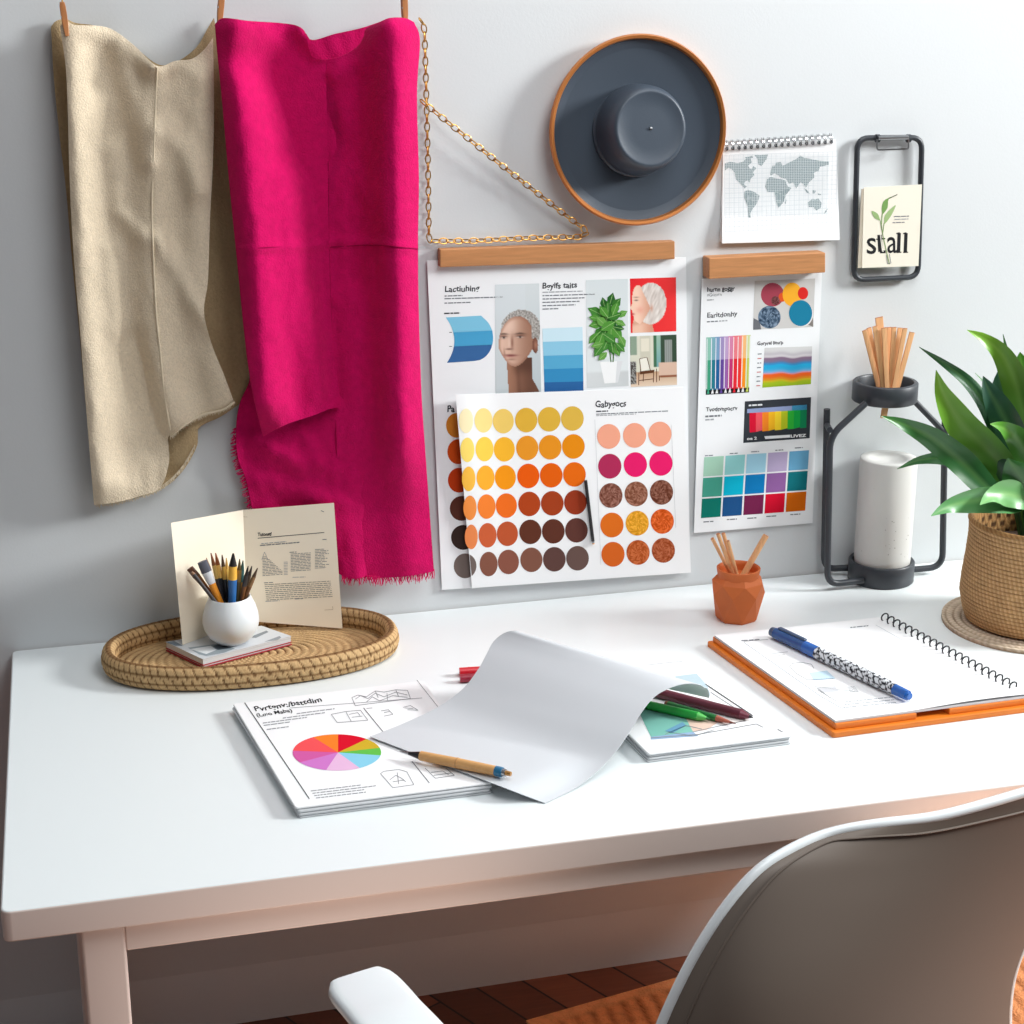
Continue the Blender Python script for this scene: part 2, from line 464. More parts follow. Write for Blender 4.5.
# ================================================================== rug
rz = math.radians(12); ru, rv = V((math.cos(rz), math.sin(rz), 0)), V((math.sin(rz), -math.cos(rz), 0))
r0 = V((-.005, -.118, 0)); vs = []; cs = []; nu, nv = 260, 30
for j in range(nv):
    for i in range(nu):
        x, y = .95*i/(nu-1), .46*j/(nv-1)
        edge = x < .02 or y < .02
        rib = abs(math.sin(PI*(x+.25*y)/.030)); h = .006 + (.004 if edge else .004*rib**.5)
        p = r0 + ru*x + rv*y; vs.append(V((p.x, p.y, h)))
        c = (252,180,124) if edge else mixc((150,90,54), (250,172,116), rib**.4)
        cs.append(rgb(*c))
g = [vs[j*nu:(j+1)*nu] for j in range(nv)]
sv, sf = slab(g, V((0,0,-.005)), nu, nv)
o = mesh('rug', sv, sf, M['rug'], None, True, cs+cs); tag(o, 'terracotta brown ribbed rug lying on the dark floor under the desk', 'rug')

# ================================================================== hanging cloths
def ridges(lst):
    def f(x, y):
        d = 0
        for pts, amp, w in lst:
            best = 1e9
            for i in range(len(pts)-1):
                ax, ay = pts[i]; bx, by = pts[i+1]; L2 = (bx-ax)**2+(by-ay)**2
                t = max(0, min(1, ((x-ax)*(bx-ax)+(y-ay)*(by-ay))/L2))
                best = min(best, math.hypot(x-ax-t*(bx-ax), y-ay-t*(by-ay)))
            d += amp*math.exp(-(best/w)**2)
        return d
    return f
def cloth(name, top, bot, lef, rig, base, rid, m, parent, nu=70, nv=110, thick=.0025, wr=.0032, wsc=.035, sm=True, label=None, lo=.003, damp=None):
    f = ridges(rid)
    S = (lambda q: smooth_curve(q, 6)) if sm else (lambda q: q)
    g = coons(S(top), S(bot), S(lef), S(rig), nu, nv); out = []
    for row in g:
        r = []
        for p in row:
            w = noise.noise(V((p.x*wsc, p.y*wsc*.6, base*100)))*wr + noise.noise(V((p.x*wsc*2.6, p.y*wsc*1.7, 5+base*100)))*wr*.5 + noise.noise(V((p.x*.16, p.y*.10, 9+base*100)))*wr*.14
            r.append(W(p.x, p.y, max(lo, base + (f(p.x, p.y) + w)*(1-.75*sstep(damp[0], damp[1], p.y) if damp else 1))))
        out.append(r)
    vs, fs = slab(out, -WN*thick, nu, nv)
    return mesh(name, vs, fs, m, parent, True, label=label)
def fringe(name, line, d, n, l, m, parent, dirn, label=None):
    """loose threads along an edge; dirn = photo direction they hang in"""
    pts = resample(smooth_curve(line, 6), n); b = MB()
    for p in pts:
        a = R_.uniform(-.5, .5); dx = dirn[0]*math.cos(a)-dirn[1]*math.sin(a); dy = dirn[0]*math.sin(a)+dirn[1]*math.cos(a)
        ll = l*R_.uniform(.5, 1.25); dd = d + R_.uniform(-.001, .002)
        q = [W(p.x-dirn[0]*1.0, p.y-dirn[1]*1.0, dd), W(p.x+dx*ll*.5+R_.uniform(-.5,.5), p.y+dy*ll*.5, dd), W(p.x+dx*ll, p.y+dy*ll, dd)]
        b.add(*tube(q, [.0009, .0008, .0004], 4))
    return b.build(name, m, parent, True, label=label)
def stitch(name, line, d, m, parent, r=.0012, per=10):
    P = smooth_curve(line, per)
    return MB().add(*tube([W(p.x, p.y, d(p.x, p.y) if callable(d) else d) for p in P], r, 6)).build(name, m, parent, True)

bc = thing('linen_cloth', 'beige linen cloth with a centre seam pegged at the far left of the wall', 'cloth', W(150, 270, .01))
RB = [([(70,30),(76,160),(84,300),(100,480)], .030, 22), ([(157,70),(152,240),(158,340),(170,420)], .022, 20),
      ([(200,80),(195,210),(205,320),(228,395)], .024, 24), ([(95,30),(130,48),(152,66)], .012, 12),
      ([(150,66),(180,62),(208,30)], .008, 10), ([(120,60),(138,120),(150,160)], .010, 12), ([(113,150),(118,210),(140,235)], .009, 10),
      ([(160,240),(190,300),(215,330)], .010, 10), ([(110,250),(115,330),(128,350)], .007, 10), ([(130,345),(160,440)], -.016, 14),
      ([(160,130),(182,150),(200,190)], .012, 14)]
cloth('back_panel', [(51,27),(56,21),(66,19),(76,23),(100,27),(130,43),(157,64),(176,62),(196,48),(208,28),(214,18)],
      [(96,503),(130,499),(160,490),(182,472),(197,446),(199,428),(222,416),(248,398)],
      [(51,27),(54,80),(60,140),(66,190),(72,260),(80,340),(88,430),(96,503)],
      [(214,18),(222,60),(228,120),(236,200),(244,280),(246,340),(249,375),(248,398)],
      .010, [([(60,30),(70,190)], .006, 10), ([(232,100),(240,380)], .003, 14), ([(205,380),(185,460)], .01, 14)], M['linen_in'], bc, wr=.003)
fd = ridges(RB)
cloth('front_panel', [(60,26),(66,21),(75,25),(100,26),(115,31),(135,46),(157,66),(175,61),(192,59),(204,50),(213,38)],
      [(94,505),(118,502),(140,496),(160,488),(169,462),(168,438),(172,435),(186,424),(205,414),(222,410),(234,402)],
      [(60,26),(66,70),(68,120),(70,190),(74,260),(80,330),(87,420),(94,505)],
      [(213,38),(214,100),(213,160),(210,220),(208,280),(204,312),(212,345),(224,375),(234,402)],
      .024, RB, M['linen'], bc, lo=.020)
stitch('seam', [(157,67),(155,120),(152,200),(153,250),(156,310),(160,350),(164,390),(170,430)], lambda x, y: .0245+fd(x, y), M['linen_thread'], bc, .0014)
fringe('frayed_hem', [(96,505),(118,502),(140,496),(160,488),(180,470),(195,446)], .022, 130, 3, M['linen_thread'], bc, (.1, 1))
fringe('frayed_hem', [(171,436),(186,424),(205,414),(222,410),(234,402)], .030, 110, 3, M['linen_thread'], bc, (.15, 1))
stitch('hem_cord', [(171,436),(186,424),(205,414),(222,410),(234,402)], lambda x, y: .0255+fd(x, y), M['linen_thread'], bc, .0018)

fc = thing('fuchsia_cloth', 'bright fuchsia cotton cloth with a fringed hem pegged beside the gold chain', 'cloth', W(330, 300, .01))
RF = [([(236,30),(244,130),(256,240),(266,400)], .060, 30), ([(396,30),(396,200),(400,380),(408,560)], .062, 27),
      ([(326,70),(329,250),(335,400)], -.006, 12), ([(250,60),(290,95),(318,140)], -.022, 24), ([(300,30),(318,52)], .010, 8),
      ([(385,22),(360,60),(335,75)], .010, 12), ([(345,300),(362,560)], .008, 18), ([(285,180),(300,300),(318,390)], .012, 16),
      ([(330,240),(418,250)], .004, 4), ([(236,250),(328,245)], .004, 4)]
ff = ridges(RF)
cloth('back_panel', [(222,19),(250,22),(300,30),(312,40),(335,34),(362,28),(390,19),(408,19)],
      [(252,508),(300,545),(345,577),(370,576),(400,577),(432,572)],
      [(222,19),(232,120),(240,260),(247,340),(250,378),(240,403),(236,430),(238,458),(246,480),(252,508)],
      [(408,19),(416,60),(418,200),(419,380),(425,470),(432,572)],
      .021, [([(352,415),(354,577)], .018, 34), ([(270,450),(330,470)], .006, 9), ([(260,480),(335,500)], .005, 9), ([(300,425),(318,460)], .006, 7), ([(280,420),(320,520)], .008, 20), ([(255,440),(300,470)], .006, 10), ([(400,300),(420,560)], .016, 14)], M['fuchsia'], fc, wr=.004)
cloth('front_panel', [(325,60),(342,56),(357,47),(364,37),(366,29),(378,23),(390,18),(405,18),(414,22)],
      [(342,578),(360,577),(380,578),(410,576),(434,571)],
      [(325,60),(326,120),(329,240),(331,330),(335,400),(338,480),(342,578)],
      [(414,22),(420,40),(417,95),(419,180),(418,260),(421,380),(426,460),(434,571)],
      .034, RF, M['fuchsia'], fc, nu=60, nv=140, lo=.020, damp=(430,520))
cloth('front_panel', [(215,24),(224,18),(250,21),(280,23),(298,26),(306,34),(309,50),(314,58),(326,60)],
      [(263,437),(275,430),(290,423),(312,416),(330,409),(341,407)],
      [(215,24),(217,50),(222,100),(229,180),(237,260),(245,340),(252,390),(263,437)],
      [(326,60),(327,120),(329,240),(331,310),(334,350),(338,380),(341,407)],
      .036, RF + [([(285,428),(338,410)], .012, 14)], M['fuchsia'], fc, nu=70, nv=120, lo=.034)
for ln in ([(215,26),(223,20),(250,23),(280,27),(300,29)], [(237,249),(280,247),(327,246)], [(330,247),(375,245),(418,249)], [(326,62),(328,150),(329,250),(332,340)],
           [(263,436),(275,430),(290,423),(312,416),(330,409),(341,407)]):
    stitch('seam', ln, lambda x, y: .0342+ff(x, y), M['fuchsia_seam'], fc, .0009)
fringe('fringe', [(342,577),(360,576),(380,577),(410,575),(434,570)], .036, 130, 8, M['fuchsia_thread'], fc, (.05, 1))
fringe('fringe', [(236,428),(238,458),(246,480),(252,508)], .016, 90, 6, M['fuchsia_thread'], fc, (-.85, .5))

# ------------------------------------------------------------------ pegs
def peg(a, c, cord, d, label):
    t = thing('clothespin', label, 'clothespin', W(*a, d), 'wooden clothespins holding the cloths')
    p, q = W(*a, d), W(*c, d); ax = (q-p); u = ax.normalized(); s = u.cross(WN).normalized()
    for sg in (-1, 1):
        b = MB(); pr = []
        for k, (tt, wd) in enumerate([(0,.0030),(.12,.0040),(.35,.0042),(.6,.0040),(1,.0026)]):
            pr.append((p+ax*tt, wd))
        vs = []; fs = []
        for c0, wd in pr:
            o = WN*(sg*(.0035+.0015*abs((c0-p).length/ax.length-.4)))
            for e, f in ((-1,-1),(1,-1),(1,1),(-1,1)): vs.append(c0+o+s*(wd*e)+WN*(.0028*f))
        for i in range(len(pr)-1):
            for k in range(4): fs.append((i*4+k, i*4+(k+1) % 4, i*4+4+(k+1) % 4, i*4+4+k))
        fs += [(3,2,1,0), tuple(len(vs)-4+k for k in range(4))]
        o = b.add(vs, fs).build('prong', M['peg'], t); bevel(o, .0006, 1)
    c0 = p+ax*.42; path = [c0+s*(.004*math.cos(k*.8))+WN*(-.006+.012*k/24)+u*(.003*math.sin(k*.8)) for k in range(25)]
    MB().add(*tube(path, .0007, 5)).build('spring', M['steel'], t, True)
    MB().add(*tube([W(cord[0], cord[1], d), W((a[0]+cord[0])/2, (a[1]+cord[1])/2, d), p+ax*.1], .0010, 6)).build('hanging_cord', M['gold'], t, True)
peg((62,2), (67,36), (60,-30), .050, 'copper-brown wooden clothespin gripping the top left corner of the beige cloth')
peg((222,-8), (219,28), (226,-40), .062, 'thin wooden clothespin between the beige and the fuchsia cloth')
peg((404,-6), (405,26), (403,-40), .060, 'wooden clothespin at the fuchsia corner next to the chain')

# ------------------------------------------------------------------ chain
def chain():
    pts = [(419.5,19,.016),(422,22,.012),(424.5,30,.009),(426,80,.007),(428,160,.007),(429,238,.007),(432,241,.008),(470,241,.008),(530,238,.008),(578,237,.008),(586,234,.010),(584,229,.012),
           (560,211,.016),(500,164,.020),(450,124,.020),(424,103,.012),(421,100,.010)]
    P = resample([W(*p) for p in pts], 400); tot = sum((P[i+1]-P[i]).length for i in range(399))
    b = MB(); n = int(tot/.0118); fw = []
    for k in range(n):
        f = (k+.5)/n*399; i = int(f); c = P[i].lerp(P[min(i+1, 399)], f-i); t = (P[min(i+1, 399)]-P[max(i-1, 0)]).normalized()
        a = t.cross(WN).normalized(); nn = a.cross(t)
        ang = .35 if k % 2 else 1.15
        s = a*math.cos(ang)+nn*math.sin(ang)
        loop = [c + t*(.0075*math.cos(q)) + s*(.0043*math.sin(q)) for q in [2*PI*m/12 for m in range(12)]]
        b.add(*tube(loop, .00105, 5, closed=True))
    o = b.build('chain', M['gold'], None, True); tag(o, 'thin gold link chain hung in a triangle on the wall right of the fuchsia cloth', 'chain')
chain()

# ------------------------------------------------------------------ round wall piece
hc = W(633.3, 130, 0); hd = thing('wall_disc', 'round charcoal wall disc with a copper rim and a protruding cup centre', 'wall decoration', hc)
ax = tuple((WN + V((.02, 0, .05))).normalized()); ax2 = tuple((WN + V((.06, 0, .13))).normalized()); RR = .1425
MB().add(*lathe([(.0,.012),(.06,.012),(.062,.0125),(.09,.013),(.12,.016),(RR-.006,.022),(RR-.006,.018),(.0,.006)], hc, 96, ax)).build('disc', M['charcoal'], hd, True)
MB().add(*lathe([(RR-.030,.001),(RR-.010,.003),(RR-.001,.016),(RR+.0015,.026),(RR-.001,.030),(RR-.005,.029),(RR-.007,.024),(RR-.007,.016),(RR-.030,.004),(RR-.030,.001)], hc, 96, ax)).build('rim', M['copper'], hd, True)
o = MB().add(*lathe([(.071,.004),(.0715,.013),(.069,.015),(.0685,.020),(.065,.05),(.060,.064),(.0565,.0685),(.054,.0695),(.052,.0685),(.030,.0685),(0,.0685)], hc, 72, ax2)).build('cup', M['charcoal'], hd, True)
MB().add(*lathe([(0,.0715),(.002,.0710),(.003,.0680)], hc, 14, ax2)).build('screw', M['steel'], hd, True)
# ================================================================== posters
def wall_sheet(name, quad, d, m, parent, nu=24, nv=30, bow=None, label=None, thick=.0012):
    qm = quadmap(quad); g = []
    for j in range(nv):
        g.append([W(*qm(i/(nu-1), j/(nv-1)), (bow(*qm(i/(nu-1), j/(nv-1))) if bow else d)) for i in range(nu)])
    vs, fs = slab(g, -WN*thick, nu, nv)
    return mesh(name, vs, fs, m, parent, True, label=label)
def hanger(name, p, h, d, thick, parent):
    """wooden bar: p = photo TL, TR of its front; h = photo height left, right"""
    f = [W(p[0][0], p[0][1], d), W(p[1][0], p[1][1], d), W(p[1][0], p[1][1]+h[1], d), W(p[0][0], p[0][1]+h[0], d)]
    o = MB().add(*prism(f, -WN*thick)).build(name, M['oak'], parent); return bevel(o, .0015)
DK = (52,54,60); GR = (120,124,130); LG = (165,168,172)

P1 = thing('poster', 'large white design poster with blue swatches and portraits on an oak hanger bar', 'poster', W(555, 420, .004))
q1 = [(427,260.5),(686,257.5),(690,571),(442,590)]
bow1 = lambda x, y: .006 + .0*x
sh1 = wall_sheet('sheet', q1, .006, M['paper2'], P1)
hanger('hanger_bar', [(440,249.5),(675,241.2)], (18,18), .018, .0165, P1)
mp1 = lambda x, y, z: W(x, y, .006+z)
i = Ink(mp1)
i.text('Lactiuhing', 444.5, 292, (7.6,-.25), (.3,-8.2), DK, .02, .05, fit=35)
i.words(444.5, 295.5, 18, -.03, 1.1, GR); i.words(444.5, 298.2, 58, -.03, 1.1, GR); i.words(444.5, 302.6, 26, -.03, 1.1, GR)
i.words(444, 312.8, 16, -.03, 1.3, DK)
i.text('Bgyifs taits', 542, 288.8, (7.6,-.25), (.3,-8.2), DK, .02, .05, fit=35)
for k, w in enumerate((40, 53, 42, 37, 33, 16)): i.words(542.5, 291.8+3.35*k, w, -.03, 1.1, LG if k == 0 else GR)
i.text('Pa', 447, 412, (8,-.3), (.3,-9), DK, .03, .04)
i.merge(sh1)
# blue arc swatches
i = Ink(mp1); Z = lambda x, y: (400+x/6.4, 230+y/6.4)
def arcband(ya, yb, col):
    rt = lambda y: 478 + 118*math.sqrt(max(0, 1-((y-692)/146)**2)); lf = lambda y: 348 - 55*((y-705)/150)**2
    pts = []
    for k in range(9): y = ya+(yb-ya)*k/8; pts.append(Z(rt(y), y-7 if k in (0, 8) else y))
    for k in range(9): y = yb+(ya-yb)*k/8; pts.append(Z(lf(y), y+5))
    i.poly(pts, col)
arcband(555, 652, (128,196,224)); arcband(650, 744, (76,162,206)); arcband(740, 845, (60,104,158))
for yy in (655, 745): i.line([Z(315,yy), Z(333,yy)], .6, DK)
i.build('blue_fan_swatch', sh1)
i = Ink(mp1)
ys = [(328.6,327),(341.8,340.6),(355.8,354.6),(369.2,368),(382.4,381.4),(393,391.2)]
xs = [(542.3,582.4),(542.8,582.7),(543.4,583),(543.8,583.2),(544.2,583.4),(544.5,583.5)]
for k, c in enumerate([(203,230,241),(142,200,226),(88,168,207),(56,140,190),(46,100,158)]):
    i.poly([(xs[k][0], ys[k][0]), (xs[k][1], ys[k][1]), (xs[k+1][1], ys[k+1][1]), (xs[k+1][0], ys[k+1][0])], c)
i.build('blue_step_swatch', sh1)
# portrait
def ellv(x, y, cx, cy, rx, ry): return math.hypot((x-cx)/rx, (y-cy)/ry)
def portrait(u, v):
    x, y = 605+u*285, 342+v*703
    c = mixc((216,223,226), (196,204,207), v) if x < 800 else mixc((214,221,223), (186,196,200), v)
    # neck and shoulder
    if y > 820 and 676+ (y-820)*.05 < x < 838+max(0, y-960)*.5:
        t = sstep(680, 835, x); c = mixc((160,116,94), (108,74,60), t)
        sh = sstep(960, 860, y)*sstep(690, 760, x); c = mixc(c, (84,56,46), .7*sh)
        cr = math.exp(-((x-745-(y-860)*.05)/14)**2); c = mixc(c, (88,60,50), .35*cr)
    n = noise.noise(V((x*.06, y*.06, 3)))
    hr = ellv(x, y, 768, 640, 128, 132) + .05*n
    if hr < 1 and y < 770:
        k = noise.noise(V((x*.11, y*.09, 8))); c = mixc((206,202,196), (120,116,112), .5+.9*k) if x > 700 or y < 600 else mixc((214,210,205), (160,155,150), .5+.8*k)
    dx = 738 - (y-720)*.06
    fe = ellv(x, y, dx, 712, 112-max(0, y-760)*.25, 162)
    if fe < 1 and not (x > 838 and y < 700):
        sh = sstep(650, 850, x); c = mixc((222,186,166), (150,108,88), sh*.9)
        c = mixc(c, (238,208,190), .6*math.exp(-((x-700)/40)**2-((y-610)/50)**2))
        c = mixc(c, (150,104,86), .5*sstep(.82, 1.0, fe))
        c = mixc(c, (120,80,66), .6*math.exp(-((x-765)/34)**2-((y-676)/13)**2)); c = mixc(c, (120,80,66), .6*math.exp(-((x-658)/24)**2-((y-678)/13)**2))
        for ex, ew in ((762,20),(659,15)):
            c = mixc(c, (232,226,222), .7*math.exp(-((x-ex)/ew)**2-((y-686)/5)**2)); c = mixc(c, (38,30,30), math.exp(-((x-ex-1)/6.5)**2-((y-686)/6)**2))
            c = mixc(c, (70,54,48), .85*math.exp(-((x-ex)/(ew+10))**2-((y-661-abs(x-ex)*.12)/5)**2)); c = mixc(c, (60,42,38), .8*math.exp(-((x-ex)/(ew+3))**2-((y-679)/2.6)**2))
        c = mixc(c, (130,88,74), .75*math.exp(-((x-712)/9)**2-((y-720)/42)**2)); c = mixc(c, (236,204,186), .6*math.exp(-((x-694)/8)**2-((y-725)/34)**2))
        c = mixc(c, (96,60,52), .85*math.exp(-((x-692)/20)**2-((y-761)/5)**2))
        c = mixc(c, (150,84,80), .9*math.exp(-((x-702)/36)**2-((y-804)/9)**2)); c = mixc(c, (70,36,36), .9*math.exp(-((x-702)/36)**2-((y-800-(x-702)*.03)/2.6)**2))
        c = mixc(c, (120,80,66), .5*math.exp(-((x-705)/26)**2-((y-828)/6)**2))
        c = mixc(c, (140,96,80), .5*math.exp(-((x-660-(y-760)*.1)/6)**2-((y-785)/26)**2))
    if ellv(x, y, 858, 742, 18, 52) < 1: c = mixc((172,122,100), (110,72,60), ellv(x, y, 862, 740, 22, 50))
    return c
i = Ink(mp1); i.raster([(495,284.6),(539.2,283.4),(541.2,391.8),(495.5,393.6)], 62, 140, portrait); i.build('portrait_print', sh1)
# plant picture
i = Ink(mp1); i.raster([(585.8,280.2),(627.8,278.8),(628.6,385.8),(587,388)], 20, 40, lambda u, v: mixc((214,222,224), (226,231,232), v) if v < .86 else mixc((214,218,219), (200,204,205), u))
i.nxt(); i.poly([(600,362),(622.5,361),(618,382.5),(604.5,383.5)], (243,244,244)); i.nxt(); i.poly([(617,361.2),(622.5,361),(618,382.5),(615.5,382.8)], (220,222,224))
i.nxt(); i.line([(611,362),(607,330)], 1.2, (70,110,50)); i.line([(613,362),(616,325)], 1.2, (70,110,50))
rr = random.Random(5)
lv = [(606,318,-1.9,15),(604,304,-1.8,10),(611,300,-1.3,11),(596,312,-2.7,13),(616,304,-.9,11),(622,314,-.5,9),(597,324,2.9,12),(600,332,2.5,12),(594,338,2.3,11),(606,330,1.9,12),(612,322,1.2,12),(620,323,.4,9),(617,333,.9,12),(622,341,1.1,10),(606,344,2.0,13),(612,346,1.4,13),(599,350,2.2,12),(617,350,1.2,10),(608,310,-1.6,13),(595,318,-3.0,9),(603,356,2.4,9),(619,328,.2,8),(611,335,1.6,12),(602,322,-2.4,12),(608,326,2.6,13),(614,316,-.3,12),(600,341,1.9,13),(620,347,.8,10),(609,338,.6,12),(597,345,2.9,9),(615,309,-1.2,11),(604,312,-2.2,11)]
for x, y, a, l in lv:
    i.nxt(); g_ = rr.choice([(60,120,48),(84,146,60),(46,98,44),(104,160,76),(70,132,56)])
    l *= 1.28; c, s = math.cos(a), math.sin(a); w = l*.29
    i.poly([(x-c*l*.5, y-s*l*.5), (x-s*w*.8-c*l*.2, y+c*w*.8-s*l*.2), (x-s*w+c*l*.12, y+c*w+s*l*.12), (x+c*l*.55, y+s*l*.55), (x+s*w+c*l*.12, y-c*w+s*l*.12), (x+s*w*.8-c*l*.2, y-c*w*.8-s*l*.2)], g_)
    i.nxt(); i.line([(x-c*l*.5, y-s*l*.5), (x+c*l*.4, y+s*l*.4)], .45, (150,190,120))
i.build('plant_print', sh1)
# profile picture
def profile(u, v):
    x, y = 640+u*295, 305+v*350
    c = mixc((226,44,50), (238,60,60), u)
    nk = x > 652+max(0, 600-y)*.3 and x < 778+max(0, y-600)*.25 and y > 540
    if nk: c = mixc((238,196,172), (214,152,128), sstep(690, 780, x)); c = mixc(c, (196,136,112), .5*math.exp(-((y-585-(x-700)*-.25)/16)**2))
    n = noise.noise(V((x*.07, y*.05, 2)))
    if ellv(x, y, 772, 470, 100+4*n, 134) < 1: c = mixc((236,228,222), (196,184,176), .5+.8*noise.noise(V((x*.08+y*.03, y*.02, 6))))
    fx = 652 + 10*((y-440)/60)**2*(1 if y < 440 else .25)
    nose = 16*math.exp(-((y-492)/16)**2) + 7*math.exp(-((y-533)/12)**2)
    if x > fx-nose and x < 770-max(0, y-500)*.6 and 352 < y < 606-max(0, x-690)*.75 and ellv(x, y, 740, 470, 108, 140) < 1 and x < 704+max(0, y-352)*.45+5*n:
        c = mixc((244,206,184), (216,160,136), sstep(680, 770, x))
        c = mixc(c, (228,140,124), .45*math.exp(-((x-700)/26)**2-((y-510)/22)**2))
    c = mixc(c, (70,52,48), .9*math.exp(-((x-678)/11)**2-((y-446)/4)**2)); c = mixc(c, (130,98,84), .7*math.exp(-((x-678)/16)**2-((y-427)/4)**2))
    c = mixc(c, (190,50,56), .95*math.exp(-((x-650)/14)**2-((y-534)/7)**2)); c = mixc(c, (198,136,112), .7*math.exp(-((x-777)/9)**2-((y-500)/22)**2))
    return c
i = Ink(mp1); i.raster([(630,278.6),(676,277.3),(676.3,331.2),(630.8,333)], 64, 74, profile); i.build('profile_print', sh1)
def roompic(u, v):
    c = mixc((214,214,196), (226,222,206), u)
    if u < .14 and v < .38: c = (140,160,140)
    if .2 < u < .44 and v < .6: c = (228,222,204) if .23 < u < .41 and .06 < v < .3 else (206,202,184)
    if u > .5 and v < .62: c = (70,112,84) if u < .62 else (58,78,62)
    if .56 < u < .66 and v < .62: c = mixc((160,190,170), (90,150,170), v)
    if .74 < u < .9 and .1 < v < .55: c = mixc((190,194,190), (120,126,122), abs(math.sin(u*70)))
    if v > .72: c = mixc((196,160,130), (226,204,182), (v-.72)/.28)
    if .62 < u and .55 < v < .8: c = (216,184,164)
    if .64 < u and .8 < v < .83: c = (140,84,60)
    if u < .13 and .5 < v < .95: c = (150,150,146) if noise.noise(V((u*60, v*40, 0))) > 0 else (70,64,60)
    return c
i = Ink(mp1); RQ = [(630,336.4),(676.5,334.6),(677,384.8),(630.8,387)]; i.raster(RQ, 46, 48, roompic); i.nxt()
rm = quadmap(RQ); bl = lambda *p: [rm(*q) for q in p]; br_ = (96,60,40)
i.poly(bl((.20,.45),(.36,.43),(.42,.66),(.24,.70)), (238,234,222)); i.poly(bl((.2,.7),(.52,.68),(.5,.74),(.2,.76)), br_)
for a, b2 in (((.2,.45),(.22,.72)), ((.36,.43),(.43,.7)), ((.2,.45),(.36,.43)), ((.18,.72),(.17,.97)), ((.5,.7),(.49,.93)), ((.28,.75),(.27,.9)), ((.56,.66),(.56,.93)), ((.17,.88),(.49,.86)), ((.62,.8),(.62,.9))): i.line(bl(a, b2), .8, br_)
i.build('interior_print', sh1)
# the poster's own column of circles
i = Ink(mp1); Z = lambda x, y: (430+x*.26367, 380+y*.26367)
for x, y, rx, c in ((101,172,40,(204,126,42)),(106,272,40,(200,76,22)),(110,380,42,(188,60,18)),(120,487,45,(92,52,42)),(126,597,46,(60,46,42)),(133,705,43,(114,101,96))):
    i.ell(*Z(x, y), rx*.264, 47*.264, c)
i.merge(sh1)

# ------------------------------------------------------------------ loose swatch sheet in front of it
P2 = thing('swatch_sheet', 'loose white sheet of orange, brown and pink colour circles overlapping the large poster', 'paper sheet', W(575, 480, .008))
bow2 = lambda x, y: .0115 + .010*math.exp(-((x-456-(y-395)*.08)/26)**2)*sstep(600, 430, y)
sh2 = wall_sheet('sheet', [(455.6,395),(683.5,387.5),(691,572.5),(472,588)], .0115, M['paper'], P2, 40, 30, bow=bow2, thick=.001)
mp2 = lambda x, y, z: W(x, y, bow2(x, y)+z)
i = Ink(mp2, .0003)
cols = [[(250,236,190),(250,222,142),(238,202,106),(224,176,62),(222,177,64),(221,180,74)],
 [(252,222,112),(252,208,82),(246,182,50),(232,150,42),(231,146,34),(231,140,20)],
 [(250,190,74),(251,175,52),(245,151,24),(234,92,14),(228,96,14),(231,106,18)],
 [(243,146,72),(244,130,52),(239,110,34),(176,68,28),(163,64,30),(151,57,32)],
 [(236,138,82),(204,96,58),(189,86,50),(96,52,38),(95,52,40),(96,57,50)],
 [None,(134,86,70),(139,85,70),(129,85,70),(96,67,62),(105,82,76)]]
X0 = [137,203,278,365,452,540]; Y0 = [155,153,156,152,149,146]; Y5 = [0,698,690,682,680,676]; RX = [27,34,40,42,43,43]
for r in range(6):
    for c in range(6):
        if cols[r][c] is None: continue
        x = X0[c] + (3.9 if c else 4.5)*r + (2*r/5 if c == 0 else 0); y = lerp(Y0[c], Y5[c] if c else 705, r/5)
        i.ellf(*Z(x, y), (RX[c]-(3*r/5 if c == 0 else 0))*.264, 46.5*.264, cols[r][c])
edge = lambda y: 455.6 + (y-395)/193*16.4 + .4
cx_, cy_ = Z(133, 705); pl = [p for p in [(cx_+11.35*math.cos(t), cy_+12.4*math.sin(t)) for t in [2*PI*k/60-PI for k in range(60)]] if p[0] > edge(p[1])]
i.poly(pl, (114,101,96))
for r, (pts) in enumerate([[(678,214),(776,210),(872,205)],[(682,327),(779,321),(876,316)],[(686,438),(782,432),(878,426)],[(690,550),(786,543),(881,536)],[(694,661),(789,654),(885,646)]]):
    cc = [[(242,166,138)]*3, [(176,46,88),(230,32,106),(232,32,106)], [(132,84,70),(144,94,74),(124,76,60)], [(222,110,32),(228,160,44),(214,92,34)], [(213,100,36),(186,92,46),(168,86,52)]][r]
    for k, (x, y) in enumerate(pts):
        if r == 2 or (r == 3 and k > 0) or (r == 4 and k > 0): i.glit(*Z(x, y), 44*.264, 47*.264, cc[k], 38 if r == 2 else 30)
        else: i.ell(*Z(x, y), 44*.264, 47*.264, cc[k], 36)
i.merge(sh2)
i = Ink(mp2, .0002)
i.text('Gabygocs', *Z(626,104), (8,-.3), (.3,-9), DK, .02, .05, fit=31)
i.words(*Z(630,117), 12, -.04, 1.2, DK); i.words(*Z(630,128), 72, -.045, .9, GR); i.words(*Z(630,134), 40, -.045, .8, LG)
for a, b2 in (((625,150),(648,700)), ((915,170),(932,560))): i.line([Z(*a), Z(*b2)], .4, (205,207,210))
i.merge(sh2)
# pencil clipped against the sheet
def rod(path, r, seg=10): return MB().add(*tube(path, r, seg))
pt = thing('pencil', 'slim black pencil standing upright on the swatch sheet between its two groups of circles', 'pencil', W(589, 512, .015))
a, b2 = W(585.6,480.5,.0150), W(593,541,.0150)
rod([a, b2], .0028, 8).build('shaft', M['black'], pt); rod([b2, b2.lerp(a, -.03)], [.0028,.0024], 8).build('ferrule', M['steel'], pt, True); rod([b2.lerp(a, -.03), b2.lerp(a, -.05)], .0022, 8).build('tip', M['pale_wood'], pt, True)

